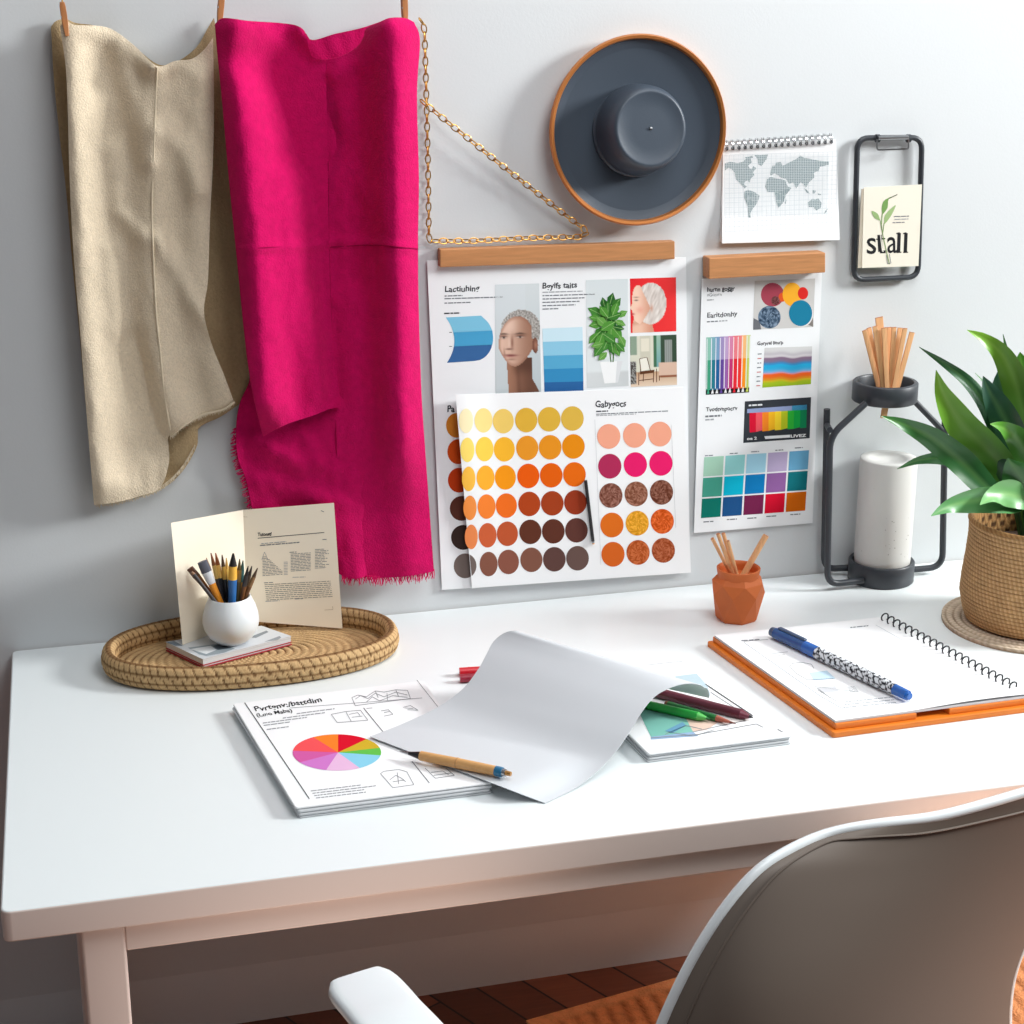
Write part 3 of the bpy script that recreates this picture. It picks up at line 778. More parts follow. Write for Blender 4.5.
# ================================================================== small poster
P3 = thing('poster', 'narrow white poster of colour charts and marker pictures on a short oak bar', 'poster', W(760, 400, .004))
sh3 = wall_sheet('sheet', [(702,279),(822,272),(812.5,523),(694,533)], .006, M['paper2'], P3)
hanger('hanger_bar', [(709,258.2),(825.5,252.6)], (21,20), .030, .028, P3)
i = Ink(mp1); Z = lambda x, y: (680+x/6.4, 240+y/6.4); Y = lambda x, y: (680+x/6.4, 380+y/6.4); SL = -.06
i.text('hurnn goggr', *Z(172,332), (5,-.3), (.1,-6.2), DK, .03, .06, fit=28); i.text('nGczorn', *Z(173,362), (4,-.25), (.1,-4.5), GR, 0, .05, fit=14.5); i.words(*Z(172,381), 7, SL, 1.2, LG)
i.text('Earitdonhy', *Z(172,498), (5.5,-.35), (.1,-7), (70,72,78), .015, .06, fit=30.5); i.words(*Z(172,520), 11, SL, 1.2, GR); i.words(*Z(250,515), 8.5, SL, 1.2, LG)
i.text('Goryrel linvrp', *Z(494,674), (5,-.25), (.1,-5), DK, .02, .06, fit=26)
i.text('Tvodtvnpocrv', *Y(166,202), (5,-.25), (.1,-6), DK, .02, .06, fit=31.5); i.words(*Y(162,228), 16.5, SL, 1.8, GR); i.words(*Y(162,250), 8.5, SL, 1.6, LG)
for x, y in ((160,482),(318,468),(455,457),(610,447),(735,432)): i.words(*Y(x, y), 8, SL, 1, GR)
for x, y in ((150,905),(300,890),(430,882),(552,870),(706,858)): i.words(*Y(x, y), 10, SL, 1.1, GR)
for k in range(8): i.words(*Z(497-k*1.3, 727+k*29), 4, SL, 1.0, (200,120,120) if k % 3 == 1 else GR)
i.merge(sh3)
i = Ink(mp1); i.poly([Z(478,262),Z(865,246),Z(853,556),Z(468,575)], (206,204,202)); i.nxt()
i.poly([Z(470,500),Z(510,520),Z(520,572),Z(468,575)], (110,112,118)); i.poly([Z(800,535),Z(850,490),Z(853,556)], (130,124,120)); i.nxt()
i.ell(*Z(592,350), 11.6, 11.9, (164,70,86)); i.nxt(); i.ell(*Z(655,366), 3.8, 4.6, (222,88,42)); i.nxt(); i.ell(*Z(718,348), 9.6, 11.9, (246,176,52)); i.nxt()
i.ell(*Z(787,341), 5.2, 6.2, (218,46,42)); i.nxt(); i.glit(*Z(611,388), 4.2, 4.4, (110,62,64), 40); i.glit(*Z(572,494), 11.3, 11.3, (82,102,124), 60); i.nxt(); i.ell(*Z(778,474), 11.6, 13, (226,226,224)); i.nxt(); i.ell(*Z(772,468), 11.6, 13, (32,126,160))
i.build('circles_print', sh3)
i = Ink(mp1); q = quadmap([Z(168,624),Z(453,607),Z(442,975),Z(165,991)])
mc = [(66,158,124),(38,122,140),(36,98,152),(98,72,150),(148,96,166),(190,52,112),(224,40,54),(232,52,48),(245,142,34),(186,200,96)]
for k, c in enumerate(mc):
    for v0, v1, t in ((0,.4,.42),(.4,1,0)):
        col = mixc(c, (240,240,244), t); i.poly([q(k/10, v0), q((k+1)/10, v0), q((k+1)/10, v1), q(k/10, v1)], col)
i.nxt()
for k in range(11): i.line([q(min(.99, k/10+.02), .02), q(min(.99, k/10+.02), .9)], .7, (236,238,242))
i.nxt(); i.poly([q(0,.92), q(1,.92), q(1,1), q(0,1)], (34,34,38)); i.nxt()
for k in range(10): i.poly([q(k/10+.02,.985), q(k/10+.06,.89), q(k/10+.085,.985)], (230,230,230) if k % 3 else mc[k])
i.build('marker_print', sh3)
i = Ink(mp1); q = quadmap([Z(541,690),Z(846,680),Z(838,922),Z(527,945)])
wc = [(0,(212,212,212)),(.16,(190,186,192)),(.22,(206,202,206)),(.28,(132,108,132)),(.42,(60,140,196)),(.46,(42,168,216)),(.62,(120,170,216)),(.66,(222,150,160)),(.69,(236,98,38)),(.80,(222,140,40)),(.85,(206,186,40)),(.9,(164,192,42)),(1,(150,184,40))]
def wave(u, v):
    v = max(0, min(1, v + .02*math.sin(u*7) + .012*math.sin(u*15+2)))
    for k in range(len(wc)-1):
        if v <= wc[k+1][0]: return mixc(wc[k][1], wc[k+1][1], ((v-wc[k][0])/(wc[k+1][0]-wc[k][0]))**3)
    return wc[-1][1]
i.raster([Z(541,690),Z(846,680),Z(838,922),Z(527,945)], 50, 60, wave); i.build('wave_print', sh3)
i = Ink(mp1); i.poly([Y(415,137),Y(839,110),Y(830,372),Y(405,403)], (56,60,66)); i.nxt()
q = quadmap([Y(445,200),Y(812,163),Y(808,305),Y(446,336)])
for k, c in enumerate([(214,24,54),(240,88,98),(244,136,42),(247,186,40),(250,214,52),(190,202,42),(52,182,62),(26,168,72),(22,132,84)]):
    i.poly([q(k/9,0), q((k+1)/9,0), q((k+1)/9,1-.05*(k % 2)), q(k/9,1)], c)
i.nxt(); q = quadmap([Y(430,186),Y(812,158),Y(812,190),Y(430,212)]); i.poly([q(0,0),q(1,0),q(1,1),q(0,1)], (146,160,200)); i.poly([q(.75,0),q(1,0),q(1,1),q(.75,1)], (70,150,190))
i.nxt(); i.words(*Y(440,158), 14, SL, 1.6, (230,232,236)); i.poly([Y(540,360),Y(704,350),Y(704,368),Y(546,378)], (236,238,240)); i.text('LIVEZ', *Y(706,368), (4,-.2), (0,-4), (240,240,240), .03, fit=16); i.text('oe 2', *Y(428,384), (4,-.2), (0,-4), (230,230,230), .03, fit=10)
i.build('colour_box_print', sh3)
i = Ink(mp1); q = quadmap([Y(150,490),Y(832,444),Y(806,840),Y(128,889)])
gc = [[(166,208,186),(146,208,208),(162,210,230),(186,172,206),(108,170,206)],[(72,160,140),(14,180,210),(18,122,186),(142,96,156),(22,116,126)],[(18,120,106),(32,82,136),(116,36,76),(210,18,48),(210,102,14)]]
for r in range(3):
    for c in range(5): i.poly([q(c/5+.008, r/3+.012), q((c+1)/5-.008, r/3+.012), q((c+1)/5-.008, (r+1)/3-.012), q(c/5+.008, (r+1)/3-.012)], gc[r][c])
i.build('colour_grid_print', sh3)

# ================================================================== calendar
P4 = thing('wall_calendar', 'white spiral wall calendar with a grey world map hanging above the small oak bar', 'calendar', W(780, 190, .003))
cq = [(723,147),(836,139),(839.8,240),(722,243.5)]
cb = lambda x, y: .004 + .008*sstep(190, 243, y)
wall_sheet('backing_sheet', [(724,146),(834,139),(835,240),(719.5,242)], .003, M['paper2'], P4, 8, 12)
sh4 = wall_sheet('page', cq, .004, M['paper'], P4, 10, 24, bow=cb, thick=.0009)
mp4 = lambda x, y, z: W(x, y, cb(x, y)+z)
i = Ink(mp4, .0002, .00003); Z = lambda x, y: (700+x*.23438, 120+y*.23438)
q = quadmap([Z(105,150),Z(585,135),Z(580,455),Z(108,477)])
for k in range(25): i.line([q(k/24, t/6) for t in range(7)], .35, (214,220,224))
for k in range(17): i.line([q(t/4, k/16) for t in range(5)], .35, (214,220,224))
i.merge(sh4)
i = Ink(mp4, .0003, .00003); mcx = (134,150,154)
lands = [[(105,185),(130,178),(160,184),(185,178),(195,166),(215,164),(222,180),(205,195),(218,212),(228,196),(240,206),(226,222),(232,235),(215,252),(212,268),(204,258),(192,262),(188,274),(200,284),(190,292),(180,280),(170,268),(155,255),(148,225),(135,208),(120,204),(108,215)],
 [(232,150),(290,147),(285,165),(262,197),(250,190),(245,165)], [(190,160),(222,152),(228,160),(200,168)],
 [(190,305),(205,298),(230,306),(254,322),(250,340),(240,360),(224,380),(214,400),(216,417),(207,415),(205,370),(190,335)],
 [(285,255),(300,243),(330,250),(362,256),(375,285),(390,290),(365,322),(357,350),(335,375),(324,345),(318,308),(290,308),(279,285)],
 [(300,238),(303,212),(318,196),(325,182),(345,179),(352,196),(372,186),(415,164),(428,152),(445,162),(470,166),(510,174),(550,178),(550,190),(528,196),(512,200),(505,216),(485,226),(488,244),(465,266),(452,288),(440,270),(428,266),(411,292),(398,266),(380,272),(366,250),(345,246),(335,236),(318,228)],
 [(460,352),(480,336),(492,340),(504,333),(520,356),(514,376),(496,386),(484,370),(464,372)], [(445,290),(458,300),(470,316),(455,310)], [(480,300),(494,302),(488,316),(479,312)], [(500,312),(518,318),(508,322)], [(545,378),(540,392),(528,401),(536,386)], [(366,338),(370,342),(365,358),(361,354)], [(500,205),(508,212),(502,226)], [(305,205),(312,192),(316,206),(309,216)]]
for l in lands: i.poly([Z(*p) for p in l], mcx)
i.nxt()
for k in range(60):
    x = 105+k*7.5; i.line([Z(x,150), Z(x,410)], .28, (226,232,234))
for k in range(36): i.line([Z(105,150+k*7.2), Z(552,148+k*7.2)], .28, (226,232,234))
i.build('world_map_print', sh4)
b = MB()
for k in range(18):
    px, py = 726.5+k*6.15, 148-k*.40
    for dx in (-.8, .9):
        loop = [W(px + dx + .9*math.cos(t), py-3.2+4.6*math.cos(t), .007+.008*math.sin(t)) for t in [2*PI*m/12 for m in range(12)]]
        b.add(*tube(loop, .0008, 5, closed=True))
b.build('spiral_binding', M['steel'], P4, True)
i = Ink(mp4, .0004)
for k in range(18): i.ell(726.8+k*6.15, 148.6-k*.40, 1.7, 1.9, (40,42,46), 10)
i.merge(sh4)

# ================================================================== clipboard
P5 = thing('clipboard_frame', 'black wire clipboard frame with a silver clip hanging at the right end of the wall', 'clipboard', W(887, 208, .006))
pts = round_poly([W(857.5,138,.010), W(922,137.5,.010), W(918,277,.010), W(853.5,280,.010)], .020, 6)
MB().add(*tube(pts, .0046, 10, closed=True)).build('wire_frame', M['black_metal'], P5, True)
MB().add(*tube(round_path([W(877,139,.017), W(877,150,.019), W(908.5,149,.019), W(908.5,138,.017)], .004), .0014, 6)).build('clip_wire', M['steel'], P5, True)
MB().add(*tube([W(878,138,.016), W(908,137.5,.016)], .0036, 10)).build('clip_bar', M['steel'], P5, True)
for x in (877.5, 908.5): MB().add(*tube([W(x-1.6,138.4,.012), W(x+1.6,138.3,.012)], .0066, 12)).build('clip_hinge', M['black_metal'], P5, True)
P6 = thing('card', 'cream card lettered stall with a green sprig resting in the black wire clipboard frame', 'card', W(890, 228, .016))
wall_sheet('back_sheet', [(861.5,189),(917,186),(914.5,265.5),(858,268)], .0165, M['cream'], P6, 6, 6)
sh6 = wall_sheet('front_sheet', [(864,187.5),(922,184.5),(918.5,266),(862,268)], .019, plain('cream_card', rgb(238,232,216), .8), P6, 6, 6)
mp6 = lambda x, y, z: W(x, y, .019+z)
i = Ink(mp6, .0002, .00003); BK = (44,44,46)
Zc = Z
i.text('s', 865.8, 253.8, (1,-.03), (-.4,-34), BK, .005, fit=10.5); i.text('a', 886.8, 252.8, (1,-.03), (-.4,-34), BK, .005, fit=10.2)
for x in (846, 875):
    a, b2 = Zc(x+4,482), Zc(x+1,566); i.line([a, b2], 3.4, BK); i.line([Zc(x-8,565), Zc(x+13,564)], 1.1, BK); i.line([Zc(x-8,485), Zc(x+6,481)], 1.2, BK)
i.line([Zc(766,490), Zc(770,562)], 4.4, BK); i.line([Zc(768,563), Zc(792,562)], 2.8, BK); i.line([Zc(752,509),Zc(790,506)], 1.3, BK)
i.merge(sh6)
i = Ink(mp6, .0003, .00003)
def leafp(pts, c): i.poly([(p.x, p.y) for p in smooth_curve([Zc(*p) for p in pts], 3)], c); i.nxt()
leafp([(778,405),(776,370),(790,340),(842,318),(806,335),(800,375),(778,405)], (120,158,92)); leafp([(770,430),(745,418),(732,388),(758,400),(770,430)], (150,178,122)); leafp([(786,445),(790,405),(835,362),(820,400),(800,430),(786,445)], (160,186,130))
i.line([Zc(778,400), Zc(774,450), Zc(782,500), Zc(800,580), Zc(808,615)], .8, (120,150,90)); i.line([Zc(770,430), Zc(776,470)], .7, (120,150,90)); i.line([Zc(786,440), Zc(779,490)], .7, (120,150,90))
i.line([Zc(806,335), Zc(842,318)], .8, (60,80,50)); i.line([Zc(795,575), Zc(800,613), Zc(815,610), Zc(808,572)], .5, GR); i.line([Zc(770,490), Zc(778,560), Zc(784,560)], .8, (236,232,220))
i.words(*Zc(828,410), 15, -.03, .9, GR); i.words(*Zc(830,422), 14, -.03, .8, LG); i.words(*Zc(822,436), 12, -.03, .8, GR)
i.build('sprig_drawing', sh6)
# ================================================================== woven tray
tcx, tcy, ta, tb = -.435, -.115, .222, .121
def sup(t, a, b2, e=2.25):
    c, s = math.cos(t), math.sin(t)
    return V((math.copysign(abs(c)**(2/e), c)*a, math.copysign(abs(s)**(2/e), s)*b2, 0))
def straw(k, dark=0.0):
    return rgb(*mixc(mixc((222,190,142), (192,154,106), k), (84,52,26), dark))
tray = thing('woven_tray', 'oval woven seagrass tray with a braided rim at the left of the desk', 'tray', V((tcx, tcy, H)))
b = MB(); nr, nt = 70, 240; vs = []; cs = []
for r in range(nr):
    f = (r+.2)/(nr-.8)
    for t in range(nt):
        th = 2*PI*t/nt; p = sup(th, (ta-.010)*f, (tb-.010)*f)
        coil = f*17 + th/(2*PI)
        tw = .5+.5*math.sin(th*(20+90*f) + int(coil)*2.1); g_ = abs(math.sin(PI*coil))
        vs.append(V((tcx, tcy, H+.0045)) + p + V((0,0,.0035*g_**.6*(.65+.35*tw))))
        cs.append(straw(.5-.4*tw+.3*R_.random(), (1-g_)**3*.8 + .22*(1-tw)*g_))
fs = [(r*nt+t, r*nt+(t+1) % nt, (r+1)*nt+(t+1) % nt, (r+1)*nt+t) for r in range(nr-1) for t in range(nt)] + [tuple(range(nt-1, -1, -1))]
b.add(vs, fs, cs); b.add([V((v.x, v.y, H)) for v in vs[-nt:]], [tuple(range(nt-1, -1, -1))], rgb(120,84,46))
n0 = len(vs); b.f += [((nr-1)*nt+t, n0+t, n0+(t+1) % nt, (nr-1)*nt+(t+1) % nt) for t in range(nt)]; b.m += [0]*nt
b.build('tray_base', M['weave'], tray, True, color=True)
b = MB(); ns, nt = 34, 720; vs = []; cs = []
for t in range(nt):
    th = 2*PI*t/nt; p = sup(th, ta-.009, tb-.009); q = sup(th+.01, ta-.009, tb-.009)-p; nrm = V((q.y, -q.x, 0)).normalized()
    for s in range(ns):
        a = 2*PI*s/ns; ca, sa = math.cos(a), math.sin(a)
        hh = sa*.0185; w_ = .0100*ca
        lay = abs(math.sin(PI*(1.5*sa+.5)))          # three coils one above another
        st = abs(math.sin(th*44 + a*1.5 + (1.1 if sa > 0 else 0)))          # wrapped stitches
        fine = math.sin(th*330 + a*5)
        k = 1 + .10*lay**.5 - .12*(st < .24) + .035*fine
        vs.append(V((tcx, tcy, H+.0195)) + p + nrm*(w_*k*1.02) + V((0,0,hh*(.985+.03*(k-1)*5))))
        cs.append(straw(.35+.3*fine*.5+.3*R_.random(), .75*(st < .24)*(.6+.4*lay) + .55*(lay < .3) + .12*R_.random()))
fs = [(t*ns+s, t*ns+(s+1) % ns, ((t+1) % nt)*ns+(s+1) % ns, ((t+1) % nt)*ns+s) for t in range(nt) for s in range(ns)]
b.add(vs, fs, cs); b.build('braided_rim', M['weave'], tray, True, color=True)

# ------------------------------------------------------------------ books and leaflet on the tray
zb = .0085
def Q(*pts): return [D(*p) for p in pts]
L0, F0, G0 = D(166,651,zb), D(203,668.5,zb), D(292,645,zb); K0 = D(262,634.5,zb)
rb = thing('notebook', 'thin red covered notebook under the grey magazine in the tray', 'notebook', (L0+G0)/2)
o = MB().add(*prism([L0, F0, G0, K0], (0,0,.0018))).build('back_cover', M['red_cover'], rb)
ins = lambda q, k: [p.lerp((q[0]+q[2])/2, k) for p in q]
MB().add(*prism([p+V((0,0,.0018)) for p in ins([L0, F0, G0, K0], .03)], (0,0,.0024))).build('pages', M['page_edge'], rb)
o = MB().add(*prism([p+V((0,0,.0042)) for p in [L0, F0, G0, K0]], (0,0,.0014))).build('front_cover', M['red_cover'], rb)
zm = zb+.0056
mg = thing('magazine', 'small grey and white magazine lying on the red notebook under the brush vase', 'magazine', (L0+G0)/2+V((0,0,.0056)))
mq = [p+V((0,0,.0056)) for p in ins([L0, F0, G0, K0], .015)]
MB().add(*prism(mq, (0,0,.0085))).build('pages', M['page_edge'], mg)
cv = MB().add(*prism([p+V((0,0,.0085)) for p in ins(mq, -.01)], (0,0,.0008))).build('cover', plain('magazine_cover', rgb(208,212,216), .4), mg)
zt = zm+.0093
i = Ink(lambda x, y, z: D(x, y, zt+z)); Z = lambda x, y: (155+x*.14648, 540+y*.14648)
i.poly([Z(225,735),Z(455,705),Z(545,740),Z(470,770),Z(350,792),Z(300,780)], (150,160,166)); i.nxt(); i.poly([Z(240,745),Z(380,722),Z(420,750),Z(350,778)], (222,226,228)); i.poly([Z(390,722),Z(450,710),Z(520,738),Z(430,750)], (96,106,114))
i.poly([Z(640,665),Z(760,618),Z(775,628),Z(690,668)], (140,146,150)); i.poly([Z(745,695),Z(850,655),Z(862,665),Z(840,680)], (150,156,160)); i.poly([Z(75,698),Z(130,688),Z(190,722),Z(140,722)], (120,130,138))
i.build('cover_print', cv)
lf = thing('leaflet', 'cream folded leaflet standing open in the tray behind the vase', 'leaflet', V((-.43, -.05, H+.008)))
yl, yf, yr = -.064, -.034, -.048
A0, B0, C0 = D(182.5,645,zt+.0006), V((-.432, -.019, H+zt+.0006)), D(342.5,628.5,.0105)
lean = .012
B1 = Yp(243,510,-.019+lean)
A1, C1 = plane(171,523,A0,(B0-A0).cross(B1-A0)), plane(334,503,C0,(B0-C0).cross(B1-C0))
def panel(name, a0, a1, b0, b1, parent):
    g = [[a1.lerp(a0, j/11).lerp(b1.lerp(b0, j/11), k/9) for k in range(10)] for j in range(12)]
    vs, fs = slab(g, V((0,.0009,0)), 10, 12); return mesh(name, vs, fs, M['cream'], parent, True)
panel('left_leaf', A0, A1, B0, B1, lf); rp = panel('right_leaf', B0, B1, C0, C1, lf)
pn = (C0-B0).cross(B1-B0).normalized()
if pn.y > 0: pn = -pn
i = Ink(lambda x, y, z: plane(x, y, B0+pn*z, pn)); Z = lambda x, y: (200+x/4, 360+y/4)
i.text('Tutonstf', *Z(231,704), (5,-.2), (0,-4.6), (40,40,42), .04, .03, fit=14); i.line([Z(231,713), Z(497,690)], .7, (70,70,72)); i.words(*Z(240,740), 44, -.08, 1, GR, .9)
i.words(*Z(245,733), 25, -.08, .8, LG); i.words(*Z(490,716), 4, 0, .8, GR); i.line([Z(484,602), Z(496,608)], .6, GR); i.line([Z(498,1000), Z(532,998), Z(530,985)], .5, (205,190,165)); i.line([Z(150,625), Z(190,628)], .4, (205,190,165))
i.line([Z(247,800), Z(258,768), Z(272,800)], .5, LG)
for k in range(13):
    y = 775+k*6.2
    i.words(*Z(250,y+12), 4+min(16, k*1.6), -.07, .55, GR); i.words(*Z(335,y+8), 4, -.05, .55, LG) if k > 3 else None
    i.words(*Z(363,y), 20, -.06, .55, GR) if k < 12 else None; i.words(*Z(460,y-18), R_.uniform(7,14), -.05, .55, GR)
for k in range(9): i.words(*Z(258+k, 898+k*7.6), 66, -.055, .6, (130,126,118))
i.words(*Z(262,964), 14, -.05, .7, LG); i.words(*Z(380,955), 8, -.05, .7, LG); i.words(*Z(256,890), 9, -.05, .7, GR); i.words(*Z(370,868), 13, -.03, .6, LG); i.words(*Z(358,768), 7, -.05, .7, GR)
i.merge(rp)

# ------------------------------------------------------------------ vase with brushes
vz = zt
vb = D(232, 641.5, vz); vx, vy = vb.x, vb.y; vb.z = H+vz
vs_ = thing('vase', 'small round white vase holding paintbrushes on the grey magazine', 'vase', vb)
prof = [(0,.0),(.018,.0),(.024,.002),(.034,.011),(.0405,.023),(.0428,.034),(.0415,.046),(.0380,.059),(.0335,.068),(.0318,.0735),(.0312,.0745),(.0300,.0742),(.0302,.072),(.036,.058),(.0405,.045),(.0415,.034),(.037,.018),(.024,.007),(0,.005)]
MB().add(*lathe(prof, vb, 56)).build('body', M['white_glaze'], vs_, True)
def taper_part(name, a, c, r0, r1, m, parent, flat=1.0, seg=10, curve=None, label=None):
    path = [a.lerp(c, k/6) for k in range(7)]; vs, fs = tube(path, [lerp(r0, r1, k/6) for k in range(7)], seg)
    if flat != 1.0:
        ax = (c-a).normalized(); fl = ax.cross(V((1,0,0))).normalized()
        vs = [v - fl*((v-a).dot(fl)*(1-flat)) for v in vs]
    return mesh(name, vs, fs, m, parent, True, label=label)
br = [ # tip photo x, y, opening x, kind, radius, handle colour, ferrule, hair, label, depth
 (189.8,568,213,'flat',.0040,(120,72,40),(150,100,60),(92,54,34),'broad brown paintbrush leaning furthest left in the white vase',.004),
 (193.5,574,211,'stick',.0022,(60,56,58),None,None,'short dark stick lowest on the left of the white vase',-.016),
 (202,561.5,219,'flat',.0056,(236,148,36),(225,228,232),(90,92,104),'wide flat orange paintbrush with a pale ferrule in the white vase',-.010),
 (206.3,557.8,218,'round',.0022,(224,190,120),(214,178,100),(150,110,70),'thin tan paintbrush behind the wide orange one in the white vase',.010),
 (210.9,553,222,'round',.0028,(40,40,46),(205,168,90),(128,74,36),'black handled brush with a tall brown tip, left of centre in the white vase',-.002),
 (215.6,553,224,'round',.0032,(34,36,44),(240,200,110),(150,84,44),'brush with a pale yellow ferrule and red brown tip in the white vase',.008),
 (222,554.8,227,'round',.0028,(30,34,42),(196,156,70),(78,54,34),'black handled brush with a dark brown tip near the middle of the white vase',.004),
 (226.3,558,229,'round',.0026,(42,46,54),(238,206,110),(212,170,96),'light yellow tipped brush just left of the thick blue one in the white vase',.012),
 (233.2,553.5,232,'round',.0054,(48,108,172),(240,184,70),(36,32,32),'thick blue brush with yellow ferrule and black tip in the white vase',-.012),
 (239.7,559,238,'round',.0030,(96,82,50),(150,120,60),(84,70,38),'olive brown brush right of the thick blue brush in the white vase',-.002),
 (243,560.5,240,'round',.0030,(190,140,70),(60,104,104),(52,88,84),'brush with a teal top in the white vase',.008),
 (248.2,566,242,'round',.0028,(120,76,40),(56,52,50),(30,28,30),'short brush with a black top on the right of the white vase',-.008),
 (251.9,566,244,'round',.0026,(150,98,54),(80,66,54),(48,40,36),'brown brush with a dark tip, second from the right in the white vase',.006),
 (257.6,568,246,'round',.0028,(112,74,44),(140,106,70),(84,62,44),'brown brush leaning furthest right in the white vase',-.004)]
for tx, ty, ox, kind, r, hc_, fc_, bc_, lb, dy in br:
    T = Yp(tx, ty, vy+dy); O = Yp(ox, 598, vy+dy*.8); O = V((vx+max(-.023, min(.023, O.x-vx)), vy+dy*.8, H+vz+.072))
    ax = (O-T).normalized(); E = O + ax*.034
    d2 = math.hypot(E.x-vx, E.y-vy)
    if d2 > .024: E = V((vx+(E.x-vx)*.024/d2, vy+(E.y-vy)*.024/d2, E.z))
    t = thing('paintbrush' if kind != 'stick' else 'wooden_stick', lb, 'paintbrush' if kind != 'stick' else 'stick', E, 'paintbrushes in the white vase'); r *= 1.3
    ph = lambda n_, c: plain('paint_%d_%d_%d' % c, rgb(*c), .4)
    if kind == 'stick': taper_part('shaft', E, T, r, r, ph('', hc_), t); taper_part('tip', T, T-ax*.004, r*.95, r*.5, ph('', (150,110,80)), t); continue
    tot = (T-E).length; up = -ax
    a1, a2 = E+up*(tot*.62), E+up*(tot*.82)
    if kind == 'flat':
        taper_part('handle', E, a1, r*.55, r*.8, ph('', hc_), t, .6); taper_part('ferrule', a1, a2, r*.85, r*1.05, ph('', fc_), t, .45); taper_part('bristles', a2, T, r*1.1, r*1.0, ph('', bc_), t, .4)
    else:
        taper_part('handle', E, a1, r*.75, r, ph('', hc_), t); taper_part('ferrule', a1, a2, r, r*.9, ph('', fc_), t); taper_part('bristles', a2, T, r*.9, r*.2, ph('', bc_), t)

# ================================================================== magazine with the colour wheel
def booklet(t, q, z0, z1, layers, fan=.0022):
    """loose pages: q = world corners TL, TR, BR, BL (z ignored)"""
    n = layers
    for k in range(n):
        a, c = lerp(z0, z1, k/n), lerp(z0, z1, (k+1)/n)-.0006
        s = R_.uniform(-fan, fan); e1 = (q[3]-q[0]).normalized(); e2 = (q[1]-q[0]).normalized()
        p = [v + e1*s + e2*R_.uniform(-fan, fan) for v in q]
        for v in p: v.z = H+a
        o = MB().add(*prism(round_poly(p, .004, 2), (0,0,c-a))).build('page_block' , M['page_edge'] if k < n-1 else M['paper'], t)
        bevel(o, min(.0012, (c-a)*.4), 2)
    return o
q = [D(232.5,704,.015), D(425,680.5,.015), D(492,783,.015), D(297,808,.015)]
m1 = thing('magazine', 'white magazine with a rainbow pie chart at the front of the desk', 'magazine', (q[0]+q[2])/2*1.0)
m1.location.z = H
top = booklet(m1, q, 0, .0155, 4)
ZT1 = .0150
i = Ink(lambda x, y, z: D(x, y, ZT1+z), .0002, .00003); Z = lambda x, y: (220+x*.29297, 620+y*.29297)
i.text('Pvrtgnv:/bsttdim', *Z(120,312), (11,-1.6), (-3.0,-6.5), (30,30,34), .018, .07, fit=68); i.text('(Lo:o Maba)', *Z(126,331), (6,-.9), (-2.2,-4.6), (40,40,44), .02, .06, fit=36)
for k, (x, y, w) in enumerate([(262,318,38),(215,333,42),(147,350,44),(150,358,26),(160,372,22)]): i.words(*Z(x, y), w, -.13, 1.0, (150,152,156), 1, -.3)
i.line([Z(84,282), Z(305,610)], .9, (60,62,66)); i.line([Z(490,300), Z(580,410)], .7, (90,92,96)); i.line([Z(655,482), Z(715,556)], .7, (90,92,96)); i.line([Z(240,300), Z(690,266)], .5, (150,152,156)); i.line([Z(672,205), Z(745,298)], .5, (120,122,126))
def sk(*pts, w=.55, c=(140,142,146)): i.line([Z(*p) for p in pts], w, c)
sk((450,265),(462,292),(650,268),(640,240),(600,238),(560,246),(530,242),(500,262),(470,256),(450,265)); sk((462,270),(480,258),(505,268),(530,250),(560,262),(600,246),(640,256)); sk((500,280),(520,262),(545,276),(590,258),(640,264)); sk((530,242),(540,265)); sk((600,238),(610,262)); sk((570,250),(572,276))
sk((380,322),(400,350),(505,342),(480,308),(430,312),(380,322)); sk((430,314),(448,346)); sk((440,322),(470,316),(478,326)); sk((450,332),(486,328)); sk((550,310),(575,306),(590,322),(560,328)); sk((560,316),(580,312)); sk((625,298),(650,292),(676,308),(640,306)); sk((630,300),(660,302)); sk((500,302),(520,300))
sk((548,524),(590,572),(662,562),(638,518),(610,510),(560,516),(548,524)); sk((580,545),(600,530),(620,540),(635,552)); sk((605,520),(610,560)); sk((590,552),(630,546)); sk((700,505),(735,540),(800,530),(770,505)); sk((720,520),(760,515),(780,528)); sk((730,530),(790,522))
for k in range(4): i.words(*Z(310+k*6, 582+k*8), 50+14*(k == 1), -.12, .9, (150,152,156), 1, -.3)
cxp, cyp = 403, 452
bd = [(403,390),(505,404),(547,436),(549,462),(474,503),(361,514),(272,486),(248,446),(322,402)]
colr = [(212,16,42),(204,170,46),(98,186,76),(136,202,226),(226,182,216),(204,120,196),(206,92,160),(238,84,88),(250,128,44)]
ang = [math.atan2((y-cyp)/62, (x-cxp+4)/151) for x, y in bd]
i.nxt()
for k in range(9):
    a0, a1 = ang[k], ang[(k+1) % 9]
    while a1 < a0: a1 += 2*PI
    pts = [Z(cxp, cyp)] + [Z(cxp-4+151*math.cos(lerp(a0, a1, s/10)), cyp+62*math.sin(lerp(a0, a1, s/10))) for s in range(11)]
    z = i.z(); i.b.add([i.mp(x, y, z) for x, y in pts], [(0, s, s+1) for s in range(1, 11)], rgb(*colr[k]))
i.build('pie_chart_print', top)

